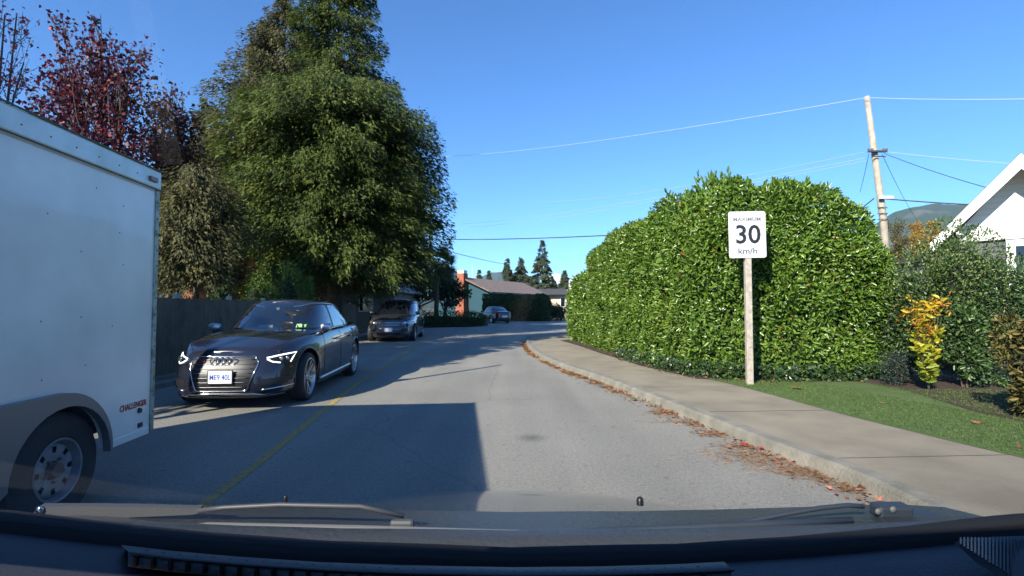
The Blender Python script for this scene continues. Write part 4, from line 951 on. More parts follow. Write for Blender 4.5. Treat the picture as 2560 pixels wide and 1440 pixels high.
# ------------------------------------------------------------------ far left houses, hedges, palm
def box_house(name, label, x0, x1, y0, y1, zw, wall, roof, ridge, ax='x', ov=.5, wins=(), chim=None, thick=.16, fascia=None, door=None):
    root = empty(name, ((x0 + x1) / 2, (y0 + y1) / 2, 0), 0, label, 'house'); cx, cy = (x0 + x1) / 2, (y0 + y1) / 2
    X0, X1, Y0, Y1 = x0 - cx, x1 - cx, y0 - cy, y1 - cy
    q = MB()
    if ax == 'x':      # ridge runs along x
        q.add([(X0, Y0, 0), (X1, Y0, 0), (X1, Y1, 0), (X0, Y1, 0), (X0, Y0, zw), (X1, Y0, zw), (X1, Y1, zw), (X0, Y1, zw), (X0, 0, ridge), (X1, 0, ridge)], [(0, 1, 5, 4), (3, 7, 6, 2), (0, 4, 8, 7, 3), (1, 2, 6, 9, 5)])
    else:
        q.add([(X0, Y0, 0), (X1, Y0, 0), (X1, Y1, 0), (X0, Y1, 0), (X0, Y0, zw), (X1, Y0, zw), (X1, Y1, zw), (X0, Y1, zw), (0, Y0, ridge), (0, Y1, ridge)], [(0, 1, 5, 8, 4), (3, 7, 9, 6, 2), (0, 4, 7, 3), (1, 2, 6, 5)])
    q.build('wall', wall, root)
    q = MB()
    if ax == 'x':
        sl = (ridge - zw) / (-Y0); e = zw - sl * ov
        for s in (1, -1):
            q.add([(X0 - ov, 0, ridge + .01), (X1 + ov, 0, ridge + .01), (X1 + ov, s * (-Y0 + ov), e + .01), (X0 - ov, s * (-Y0 + ov), e + .01)] + [(X0 - ov, 0, ridge + thick), (X1 + ov, 0, ridge + thick), (X1 + ov, s * (-Y0 + ov), e + thick), (X0 - ov, s * (-Y0 + ov), e + thick)], [(0, 1, 2, 3), (4, 7, 6, 5), (0, 4, 5, 1), (1, 5, 6, 2), (2, 6, 7, 3), (3, 7, 4, 0)])
    else:
        sl = (ridge - zw) / (-X0); e = zw - sl * ov
        for s in (1, -1):
            q.add([(0, Y0 - ov, ridge + .01), (0, Y1 + ov, ridge + .01), (s * (-X0 + ov), Y1 + ov, e + .01), (s * (-X0 + ov), Y0 - ov, e + .01)] + [(0, Y0 - ov, ridge + thick), (0, Y1 + ov, ridge + thick), (s * (-X0 + ov), Y1 + ov, e + thick), (s * (-X0 + ov), Y0 - ov, e + thick)], [(0, 1, 2, 3), (4, 7, 6, 5), (0, 4, 5, 1), (1, 5, 6, 2), (2, 6, 7, 3), (3, 7, 4, 0)])
    rf = q.build('roof', roof, root)
    if fascia and ax == 'y':
        for s in (1, -1):
            v = Vector((s * (-X0 + ov), 0, e)) - Vector((0, 0, ridge)); 
            MB().add([(0, Y0 - ov - .03, ridge - .06), (s * (-X0 + ov), Y0 - ov - .03, e - .06), (s * (-X0 + ov), Y0 - ov - .03, e + thick), (0, Y0 - ov - .03, ridge + thick)] + [(0, Y0 - ov - .002, ridge - .06), (s * (-X0 + ov), Y0 - ov - .002, e - .06), (s * (-X0 + ov), Y0 - ov - .002, e + thick), (0, Y0 - ov - .002, ridge + thick)], [(0, 1, 2, 3), (4, 7, 6, 5), (0, 4, 5, 1), (1, 5, 6, 2), (2, 6, 7, 3), (3, 7, 4, 0)]).build('bargeboard', fascia, rf)
    for (a, b_, c, d) in wins:
        fo = MB().box(a - cx - .08, b_ - cx + .08, Y0 - .05, Y0 - .003, c - .08, d + .08).build('window', M['trim'], root)
        MB().box(a - cx, b_ - cx, Y0 - .06, Y0 - .051, c, d).build('pane', M['window'], fo)
    if chim:
        a, b_, c0, c1, top = chim
        ch = MB().box(a - cx, b_ - cx, c0 - cy, c1 - cy, 0, top).box(a - cx - .12, b_ - cx + .12, c0 - cy - .1, c1 - cy + .1, 0, 1.5).build('chimney', M['brick'], root)
        MB().box(a - cx + .05, b_ - cx - .05, c0 - cy + .05, c1 - cy - .05, top + .002, top + .35).build('chimney_pot', M['trim'], ch)
    return root
def bx(px, Y): return at(px, 770, Y).x
def zt_(py, Y): return at(1280, py, Y).z
ang = math.atan2(12.6, 6.9); hx_, hy_ = -5.5 + math.cos(ang) * 7, 58 + math.sin(ang) * 7
th = box_house('bungalow', 'low teal house with brown shingle roof and red brick chimney beyond the bend', hx_ - 7, hx_ + 7, hy_ - 3.5, hy_ + 3.5, 3.25, M['teal'], M['shingle'], 4.75, ax='x', ov=.6, chim=(hx_ - 7.9, hx_ - 7.05, hy_ - .55, hy_ + .35, 5.3), wins=[(hx_ - 2, hx_ - .6, 1.2, 2.3), (hx_ + 2, hx_ + 3.6, 1.2, 2.3)])
th.rotation_euler = (0, 0, ang)
Y = 72.0
rr_ = box_house('bungalow', 'beige stucco bungalow with dark flat-pitched roof behind the clipped hedge', bx(1350, Y), bx(1470, Y), Y, Y + 9, zt_(735, Y), M['beige'], M['darkroof'], zt_(722, Y), ax='x', ov=.8, wins=[(bx(1402, Y), bx(1412, Y), 1.6, 2.8)])
MB().box(bx(1424, Y) - rr_.location.x, bx(1460, Y) - rr_.location.x, -4.7, -3.6, 0, zt_(700, Y)).build('chimney', M['trim'], rr_)
Y = 34.0
M['greywall'] = mat('grey_wall', (.22, .21, .2), .85)
M['greyroof'] = mat('grey_roof', (.3, .3, .29), .7)
box_house('house', 'pale house mostly hidden under the bushy cedar, with a light eave showing', bx(740, Y), bx(985, Y), Y, Y + 9, zt_(752, Y) + .9, M['greywall'], M['greyroof'], zt_(695, Y) + 1.2, ax='y', ov=.6, wins=[(bx(770, Y), bx(800, Y), 1.2, 2.3), (bx(900, Y), bx(930, Y), 1.2, 2.3)], fascia=M['trim'])
Y = 27.0
box_house('shed', 'small red brick building seen above the fence beside the trailer', bx(455, Y), bx(520, Y), Y, Y + 4, zt_(695, Y), M['brick'], M['darkroof'], zt_(680, Y), ax='x', ov=.3)
for o in bpy.data.objects:
    if o.name.startswith('shed'): o['category'] = 'brick building'
# clipped hedges
M['clip'] = leafmat('clipped_hedge', [(0, (.02, .045, .012)), (.6, (.045, .085, .02)), (1, (.09, .14, .03))], .55, .3, .15)
hedge('clipped_hedge', [(bx(1368, 54), 54.5), (bx(1368, 54) , 52.6), (bx(1300, 53), 52.3), (bx(1207, 53), 52.3)][::-1], [zt_(738, 52.5)] * 3, 1.6, 'tall clipped green hedge with square corners in front of the teal house', 'hedge', 9000, (.16, .09), M['clip'], base_z=0, wob=.15)
hedge('low_hedge', [(-9.0, 33.6), (-7.4, 35.6), (-5, 36.8), (-2.5, 38.0), (-1.9, 39.5)], [1.05, 1.1, 1.0, .95, .8], 1.2, 'low dark hedge along the outside of the bend behind the minivan', 'hedge', 6000, (.1, .06), M['clip'], base_z=.05, wob=.3)
shrub('bush', (bx(1392, 56), 56, 0), 1.5, 1.3, .95, 1500, M['clip'], 'loose dark bush at the right end of the clipped hedge by the bend', leaf=(.2, .1), seed=31)
# palm
def palm():
    Y = 40.0; bxx = bx(1090, Y); H = 4.8; root = empty('palm_tree', (bxx, Y, 0), 0, 'dark windmill palm with fan leaves to the right of the minivan', 'palm')
    MB().tube([(0, 0, 0), (.05, 0, H * .5), (0, 0, H)], [.2, .17, .16], 10).build('trunk', M['bark'], root, True)
    rs = np.random.default_rng(2); P = []; D = []; N = []; q = MB()
    for k in range(46):
        a = rs.random() * 6.28; el = rs.uniform(-.75, 1.2); d = Vector((math.cos(a) * math.cos(el), math.sin(a) * math.cos(el), math.sin(el))); c = Vector((0, 0, H)) + d * rs.uniform(.7, 1.2)
        q.tube([(0, 0, H), c], [.02, .012], 4); side = d.orthogonal().normalized()
        for s in range(15):
            t = (s - 7) / 7 * 1.35; v = d * math.cos(t) + side * math.sin(t); v.z -= .28; P.append(c); D.append(v); N.append(d.cross(side) + Vector(rs.normal(size=3)) * .2)
    leaves('frond', [list(p) for p in P], [list(p) for p in D], [list(p) for p in N], .75, .075, M['fir'], root, 'kite'); q.build('stalk', M['branch'], root)
palm()
broadleaf('garden_tree', tb(1035, 42, 0), 5, 1.6, [(-1.2, 0, 3.6, 1.5), (.8, 0, 3.9, 1.5), (2.6, 1, 3.4, 1.4), (0, 0, 2.4, 1.5), (3.6, 1, 2.6, 1.3)], 4200, M['fir'], 'loose green tree in the shade just left of the palm', (.28, .2), 14)
broadleaf('garden_tree', tb(1112, 47, 0), 5, 1.2, [(0, 0, 4.6, 1.2), (.5, 0, 3.6, 1.2), (-.6, 0, 2.7, 1.4), (.6, 0, 1.8, 1.0)], 2600, M['shrub_blue'], 'grey-green tree between the palm and the brick chimney', (.26, .18), 16)
# distant conifers
M['fir_far'] = leafmat('fir_far', [(0, (.035, .055, .03)), (.6, (.07, .095, .05)), (1, (.11, .13, .07))], .8, .2, .2)
M['autumn'] = leafmat('autumn_leaf', [(0, (.22, .14, .04)), (.5, (.42, .24, .05)), (1, (.5, .34, .09))], .6, .3, .3)
for i, (px, top, Y, rw, lab) in enumerate(((1356, 600, 95, 29, 'tallest distant conifer with a pointed top above the far roofs'), (1268, 645, 100, 18, 'slim distant conifer, left one of the close pair above the teal house'),
        (1302, 642, 102, 26, 'fuller distant conifer, right one of the close pair above the teal house'), (1198, 674, 120, 11, 'tiny distant conifer just right of the brick chimney'), (1222, 676, 122, 10, 'tiny distant conifer between the roof vent pipe and the close pair'),
        (1412, 676, 110, 22, 'distant conifer left of the laurel hedge, above the beige bungalow'), (1445, 684, 112, 20, 'distant conifer half hidden by the edge of the laurel hedge'), (1385, 700, 105, 18, 'short distant conifer right of the tallest one'), (1325, 690, 108, 22, 'short distant conifer between the close pair and the tallest one'))):
    r0 = rw / F * Y
    conifer('distant_conifer', (bx(px, Y), Y, 0), zt_(top, Y), [(0, r0 * 1.6), (.3, r0 * 1.25), (.6, r0 * .72), (.85, r0 * .28), (1, .03)], 260, 40, M['fir_far'], lab, (.75, .26), .35, 40 + i, .1, .3, group='distant conifers beyond the far houses', hang=.4)
# right background: autumn trees
for i, (px, top, Y, rw, mm, lab) in enumerate(((2245, 535, 62, 30, M['olive'], 'distant tree turning brownish green, just right of the utility pole'), (2298, 545, 64, 16, M['autumn'], 'narrow distant tree in bright orange leaf before the mountain'), (2340, 545, 66, 16, M['autumn'], 'distant orange tree nearest to the white gable'), (2285, 620, 60, 24, M['olive'], 'low olive tree beneath the narrow orange tree'))):
    b = (bx(px, Y), Y, 0); r0 = rw / F * Y; zt1 = zt_(top, Y)
    broadleaf('autumn_tree', b, 8, 2, [(0, 0, zt1 - r0, r0), (.4 * r0, 0, zt1 - 2.2 * r0, r0 * 1.1), (-.4 * r0, 0, zt1 - 3.2 * r0, r0 * 1.2), (.2, 0, max(2, zt1 - 4.3 * r0), r0 * 1.2)], 6500, mm, lab, (.16, .13), 50 + i, group='autumn trees below the mountain')
# ------------------------------------------------------------------ right house
def rhouse():
    A = R(44); u = Vector((math.cos(A), -math.sin(A), 0)); E = at(2330, 604, 13.0); E0 = Vector((0, 0, CH))
    def hit(px, py, back=0):      # where the view ray meets the gable plane (through the eave end), local (u, z)
        d = ray(px, py); nrm = Vector((math.sin(A), math.cos(A), 0)); t = (E - E0).dot(nrm) + back; t = t / d.dot(nrm); p = E0 + d * t; return (p - E).dot(u), p.z
    ua, za = hit(2552, 384); P0 = E + u * ua + Vector((math.sin(A), math.cos(A), 0)) * .7
    root = empty('grey_house', (P0.x, P0.y, 0), -A, 'grey-sided house with white gable and white window trim at the right edge', 'house')
    hw = ua; ap = Vector((0, -.7, za)); sl = (za - E.z) / ua
    lx = lambda px, py=600: hit(px, py, .7)[0] - ua; lz = lambda px, py: hit(px, py, .7)[1]
    sid = mat('grey_siding', (.11, .11, .13), .8)
    wl = lx(2405); zfr = lz(2430, 603)
    q = MB(); q.box(wl, -wl, 0, 8, 0, zfr); q.build('wall', sid, root)
    q = MB()
    for k in range(22): q.box(wl - .006, -wl, -.014, -.002, .12 + k * .14, .125 + k * .14 + .02)
    q.build('siding_lap', mat('siding_edge', (.07, .07, .085), .8), root)
    top = ap.z - .42
    q = MB(); q.add([(wl - .06, -.03, zfr + .28), (-wl + .06, -.03, zfr + .28), (0, -.03, top + .25), (wl - .06, 8, zfr + .28), (-wl + .06, 8, zfr + .28), (0, 8, top + .25)], [(0, 1, 2), (3, 5, 4), (0, 2, 5, 3), (1, 4, 5, 2)]); gw = q.build('gable', M['white'], root)
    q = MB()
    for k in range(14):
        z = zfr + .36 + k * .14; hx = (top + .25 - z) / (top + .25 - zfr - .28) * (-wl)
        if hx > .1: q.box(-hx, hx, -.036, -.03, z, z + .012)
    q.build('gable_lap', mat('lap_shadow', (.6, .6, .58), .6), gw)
    q = MB(); q.bbox(wl - .1, -wl + .1, -.09, .02, zfr - .02, zfr + .27, .006).bbox(wl - .12, -wl + .12, -.11, -.02, zfr + .21, zfr + .27, .006); q.build('frieze_board', M['trim'], root)
    for s in (-1, 1):                                   # roof slabs with overhang
        e = hw + .02; z1 = ap.z - sl * e; q = MB(); v = [(0, -.68, ap.z), (s * e, -.68, z1), (s * e, 8.5, z1), (0, 8.5, ap.z)]
        q.add([(a, b, c - .1) for a, b, c in v] + [(a, b, c + .03) for a, b, c in v], [(0, 1, 2, 3), (4, 7, 6, 5), (0, 4, 5, 1), (1, 5, 6, 2), (2, 6, 7, 3), (3, 7, 4, 0)]); rf = q.build('roof', M['darkroof'], root)
        q = MB(); q.add([(0, -.74, ap.z - .36), (s * (e + .02), -.74, z1 - .30), (s * (e + .02), -.74, z1 - .02), (0, -.74, ap.z - .0)] + [(0, -.685, ap.z - .36), (s * (e + .02), -.685, z1 - .30), (s * (e + .02), -.685, z1 - .02), (0, -.685, ap.z - .0)], [(0, 1, 2, 3), (4, 7, 6, 5), (0, 4, 5, 1), (1, 5, 6, 2), (2, 6, 7, 3), (3, 7, 4, 0)]); q.build('bargeboard', M['trim'], rf)
        q = MB(); q.add([(0, -.66, ap.z - .13), (s * (e - .02), -.66, z1 - .12), (s * (e - .02), 8.4, z1 - .12), (0, 8.4, ap.z - .13)], [(0, 1, 2, 3)]); q.build('soffit', M['trim'], rf)
        bxp = s * (-wl + .02)
        q = MB(); q.bbox(bxp - .06, bxp + .06, -.62, -.02, zfr + .12, zfr + .26, .006).tube([(bxp, -.1, zfr - .35), (bxp, -.55, zfr + .12)], .045, 6); q.build('bracket', M['trim'], root)
    wx = lx(2515, 620)
    fo = MB().bbox(wx, wx + 1.5, -.07, -.016, 1.0, zfr - .04, .005).build('window', M['trim'], root)
    MB().box(wx + .17, wx + 1.35, -.078, -.071, 1.15, zfr - .2).build('pane', M['window'], fo)
    wg = empty('grey_garage', (bx(2295, 17), 17.5, 0), 0, 'low grey wall of an outbuilding between the laurel hedge and the gabled house', 'outbuilding')
    MB().box(-.25, 2.4, -1, 3, 0, zt_(655, 16.5)).build('wall', sid, wg); MB().box(-.4, 2.5, -1.2, 3.2, zt_(655, 16.5) + .002, zt_(655, 16.5) + .14).build('roof', M['darkroof'], wg)
rhouse()
# ------------------------------------------------------------------ pole and wires
def pole():
    Y = 17.0; bt = at(2209, 640, Y); tp = at(2167, 241, Y); d = (bt - tp); base = tp + d * (tp.z / -d.z) 
    lean = tp - base; root = empty('utility_pole', base, 0, 'tall leaning wooden utility pole behind the laurel hedge', 'utility pole')
    MB().tube([(0, 0, -.2), lean * .5 + Vector((-.0, 0, 0)) + Vector((.12, 0, 0)), lean], [.125, .11, .08], 14).build('post', M['pole'], root, True)
    def on(py): t = (at(2180, py, Y).z) / tp.z; c = lean * t; return c + Vector((.12 * (1 - abs(2 * t - 1)), 0, 0))
    q = MB(); c = on(382); q.bbox(c.x - .32, c.x + .3, c.y - .2, c.y - .12, c.z - .03, c.z + .03, .006).tube([(c.x - .2, c.y - .16, c.z - .17), (c.x + .26, c.y - .16, c.z - .17)], .018, 6); q.build('bracket', M['wire'], root)
    q = MB()
    for dx in (-.3, -.18, .2, .3): q.lathe([(.0, .09), (.03, .085), (.04, .05), (.025, .03), (.035, .0)], 10, mtx((c.x + dx, c.y - .16, c.z + .02)))
    q.build('insulator', mat('insulator', (.1, .09, .12), .3), root)
    c2 = on(497); q = MB(); q.bbox(c2.x - .16, c2.x + .28, c2.y - .24, c2.y - .13, c2.z - .05, c2.z + .05, .02); q.build('cable_clamp', M['trim'], root)
    q = MB(); c3 = on(520)
    for k in range(3): q.tube([(c3.x - .17, c3.y - .02, c3.z - k * .2), (c3.x, c3.y - .18, c3.z - k * .2), (c3.x + .17, c3.y - .02, c3.z - k * .2)], .014, 5)
    q.build('band', M['wire'], root)
    return Y
PY = pole()
def wire(label, a, b, r, m, sag=.3, n=24, group='overhead wires'):
    a, b = Vector(a), Vector(b); q = MB(); q.tube([a.lerp(b, i / n) - Vector((0, 0, sag * 4 * (i / n) * (1 - i / n))) for i in range(n + 1)], r, 5)
    o = q.build('overhead_wire', m, None); tag(o, label, 'wire', group); return o
P = PY - .15
wire('topmost bright wire running left from the top of the utility pole', at(2167, 244, P), at(1100, 392, 45), .011, M['wire_light'], .35)
wire('topmost bright wire running right from the top of the utility pole', at(2167, 244, P), at(2900, 235, 13), .009, M['wire_light'], .1)
wire('bright wire leaving the pole bracket leftwards across the sky', at(2160, 381, P), at(1340, 505, 45), .009, M['wire_light'], .4)
wire('thin grey wire running left below the bright one from the pole bracket', at(2162, 395, P), at(1100, 562, 55), .007, M['wire_light'], .5)
wire('lowest thin grey wire running left from the pole bracket', at(2164, 402, P), at(1100, 572, 58), .007, M['wire_light'], .5)
wire('sagging service wire from the pole bracket to the white gable', at(2210, 383, P), at(2470, 470, 12.9), .010, M['wire'], .05)
wire('bright wire running right from the pole bracket over the house', at(2222, 380, P), at(2800, 425, 12), .008, M['wire_light'], .06)
wire('short wire dropping steeply left from the pole bracket behind the hedge', at(2172, 385, P), at(2150, 480, P + 3), .008, M['wire'], .05)
wire('thin wire dropping steeply right from the pole bracket', at(2205, 385, P), at(2300, 560, P + 14), .008, M['wire'], .2)
wire('thick black cable from the pole clamp to the right behind the gable', at(2212, 497, P), at(2640, 518, 14.5), .020, M['wire'], .05)
wire('thick black cable from the pole clamp to the left behind the hedge crown', at(2185, 496, P), at(2100, 545, P + 5), .018, M['wire'], .1)
wire('dark cable crossing the street from the hedge to the bushy cedar', at(1640, 582, 15), at(1040, 596, 30), .018, M['wire'], .12)
wire('dark cable sloping down from the bushy cedar towards the far conifers', at(1060, 612, 24), at(1275, 662, 60), .02, M['wire'], .1)
b = Vector((-5.6, 4.75, 0)); o = MB().tube([b - Vector((0, 0, .2)), b + Vector((.0, 0, 5.7))], [.075, .045], 10).build('street_pole', M['pole'], None, True); tag(o, 'slim roadside pole on the left verge, outside the picture beside the trailer', 'pole')
q = MB(); Y = 60; q.tube([at(1181, 702, Y), at(1181, 662, Y)], .05, 6); o = q.build('roof_mast', M['wire_light']); tag(o, 'thin pale mast standing up behind the teal house roof', 'mast')
# ------------------------------------------------------------------ litter along the kerb
M['needles'] = leafmat('pine_needle', [(0, (.17, .09, .04)), (.6, (.36, .19, .09)), (1, (.48, .32, .18))], .9, .1, .1)
rs = np.random.default_rng(21); P = []; 
KI = [p for p in KERB if 1.5 < p.y < 24.8]
for i in range(12000):
    p = random.choice(KI) if False else None
ky = rs.random(22000) ** 1.6 * 17.8 + 2.6; ka = np.array([[p.x, p.y] for p in KERB if p.x < 2.7 and p.y < 21.0])
kx = np.interp(ky, ka[:, 1], ka[:, 0])
band = .06 + .42 * np.clip(np.sin(ky * 1.35 + .9) * .5 + .62 + .25 * np.sin(ky * 4.1), .1, 1) * np.clip((12 - ky) / 7, .1, 1) * (.55 + .7 * (np.sin(ky * 2.9 + 1.2) > .1))
off = np.abs(rs.normal(size=len(ky))) * band * .55
cl_ = np.sin(ky * 7.3 + 3 * np.sin(ky * 2.1)) + np.sin(ky * 17 + kx * 9) * .6 + rs.normal(size=len(ky)) * .5; kp = cl_ > .25
off = off[kp]; kx = kx[kp]; ky = ky[kp]
P = np.stack([kx - off - .01, ky, .006 + rs.random(len(ky)) * .022 * np.exp(-off * 4)], 1)
a = rs.random(len(ky)) * 6.28; D = np.stack([np.cos(a), np.sin(a), rs.normal(size=len(ky)) * .12], 1); N = np.array([0, 0, 1.]) + rs.normal(size=(len(ky), 3)) * .3
L = .05 + .05 * rs.random(len(ky)); L = L * np.clip(ky / 7, 1, 2)
o = leaves('needle_litter', P, D, N, L, .0045 * np.clip(ky / 4.5, 1, 5), M['needles'], None, 'kite'); tag(o, 'drift of reddish brown pine needles in the gutter along the kerb', 'litter', kind='stuff')
M['deadleaf'] = leafmat('dead_leaf', [(0, (.13, .055, .03)), (.5, (.33, .15, .07)), (.85, (.45, .22, .13)), (1, (.5, .06, .05))], .8, .2, .2)
k = 420; ky = rs.random(k) ** 1.3 * 9 + 2.6; kx = np.interp(ky, ka[:, 1], ka[:, 0]) - np.abs(rs.normal(size=k)) * .14
P = np.stack([kx, ky, .012 + rs.random(k) * .03], 1)
P2 = [[x, y, .135] for x, y in zip(rs.random(60) * 4 + 4.4, rs.random(60) * 6 + 3.5)] + [[g(px, py).x, g(px, py).y, .135] for px, py in zip(rs.random(60) * 600 + 1480, np.interp(rs.random(60), [0, 1], [0, 1]) * 0 + 950)]
hl = smooth_path([(x, y, 0) for x, y in HF[1:8]], 6); P3 = [[hl[i].x - .2 + rs.normal() * .12, hl[i].y - .15 + rs.normal() * .12, .14] for i in rs.integers(0, len(hl), 240)]
P = np.vstack([P, P2[:60], P3]); k = len(P)
o = leaves('leaf_litter', P, rdir(k) * np.array([1, 1, .2]), np.array([0, 0, 1.]) + rs.normal(size=(k, 3)) * .35, .03 + .04 * rs.random(k), .03, M['deadleaf'], None, 'maple'); tag(o, 'scattered small dead leaves along the kerb, hedge foot and lawn', 'litter', kind='stuff')
def fallen(px, py, z, size, col, label):
    p = gnd(px, py, z); n = 5; root = p; r0 = size; pts = []
    for i in range(10): a = i * math.pi / 5 + .3; r_ = r0 * (1 if i % 2 == 0 else .5); pts.append((math.cos(a) * r_, math.sin(a) * r_, .004 + random.uniform(0, .02)))
    q = MB(); q.v = [(0, 0, .008)] + pts; q.f = [(0, i + 1, (i + 1) % 10 + 1) for i in range(10)]; q.tube([(0, 0, .008), (r0 * 1.3, r0 * .5, .012)], .002, 4)
    o = q.build('fallen_leaf', mat('leaf_' + label[:5], col, .7)); o.location = (p.x, p.y, z); o.rotation_euler = (R(6), R(8), random.uniform(0, 6)); tag(o, label, 'leaf', 'large fallen leaves')
fallen(1992, 972, .135, .10, (.45, .16, .05), 'orange maple leaf lying on the lawn just below the speed sign')
fallen(2442, 1058, .135, .055, (.35, .13, .07), 'brownish leaf on the lawn near the right edge')
fallen(1858, 1113, .03, .045, (.32, .03, .04), 'crimson leaf in the needle litter, leftmost of three red ones')
fallen(1903, 1122, .03, .045, (.34, .06, .03), 'red-orange leaf in the needle litter, middle of three red ones')
fallen(1966, 1140, .03, .04, (.32, .03, .04), 'crimson leaf in the needle litter, rightmost of three red ones')
fallen(1585, 998, .03, .07, (.12, .1, .05), 'dark curled leaf debris against the kerb, farther up the gutter')
# short grass blades on the lawn
rs = np.random.default_rng(77); n = 70000
gx = rs.random(n) * 5.5 + 2.2; gy = rs.random(n) ** 1.2 * 6.5 + 3.6
sx = np.interp(gy, [p.y for p in SWO[:60]], [p.x for p in SWO[:60]]); bd = sorted([(y, x) for x, y in bed]); by = np.array([q[0] for q in bd]); 
keep = (gx > sx + .01) & (gx < sx + 4.0)
def inbed(x, y):
    # bed front edge as function of x
    e = sorted(bed); return y > np.interp(x, [q[0] for q in e], [q[1] for q in e])
keep &= ~inbed(gx, gy); gx, gy = gx[keep], gy[keep]; n = len(gx)
M['grass'] = leafmat('grass_blade', [(0, (.065, .115, .024)), (.7, (.115, .185, .042)), (1, (.19, .24, .08))], .6, .3, .3)
o = leaves('grass', np.stack([gx, gy, np.full(n, .126)], 1), np.stack([rs.normal(size=n) * .5, rs.normal(size=n) * .5, np.full(n, .7)], 1), rdir(n), .028, .006, M['grass'], None, 'kite'); tag(o, 'short mown green grass of the strip between sidewalk and bed', 'grass', kind='stuff')

# ------------------------------------------------------------------ the car the picture is taken from
OWN = empty('camera_car', (0, 0, 0), 0, 'car the picture is taken from, with black dashboard, wipers and bonnet along the bottom', 'car')
M['dash'] = mat('dash_plastic', (.022, .024, .030), .42, bump=(260, .12))
M['dashgloss'] = mat('dash_trim', (.10, .10, .10), .45, bump=(200, .3))
M['frit'] = mat('black_seal', (.004, .004, .004), .8)
M['hood'] = paint('bonnet_silver', (.075, .08, .082), .2, .3)
M['cowl'] = mat('cowl_plastic', (.045, .048, .05), .35, bump=(90, .2))
M['arm'] = mat('wiper_metal', (.06, .064, .07), .5, .0)
def glassmat():
    m = bpy.data.materials.new('clear_glass'); m.use_nodes = True; n = m.node_tree.nodes; l = m.node_tree.links
    for x in list(n):
        if x.type != 'OUTPUT_MATERIAL': n.remove(x)
    t = n.new('ShaderNodeBsdfTransparent'); t.inputs[0].default_value = (.96, .98, .97, 1); gl = n.new('ShaderNodeBsdfGlossy'); gl.inputs['Roughness'].default_value = .0
    f = n.new('ShaderNodeFresnel'); f.inputs[0].default_value = 1.45; mx = n.new('ShaderNodeMixShader')
    l.new(f.outputs[0], mx.inputs[0]); l.new(t.outputs[0], mx.inputs[1]); l.new(gl.outputs[0], mx.inputs[2]); l.new(mx.outputs[0], n['Material Output'].inputs[0]); return m
M['clear'] = glassmat()
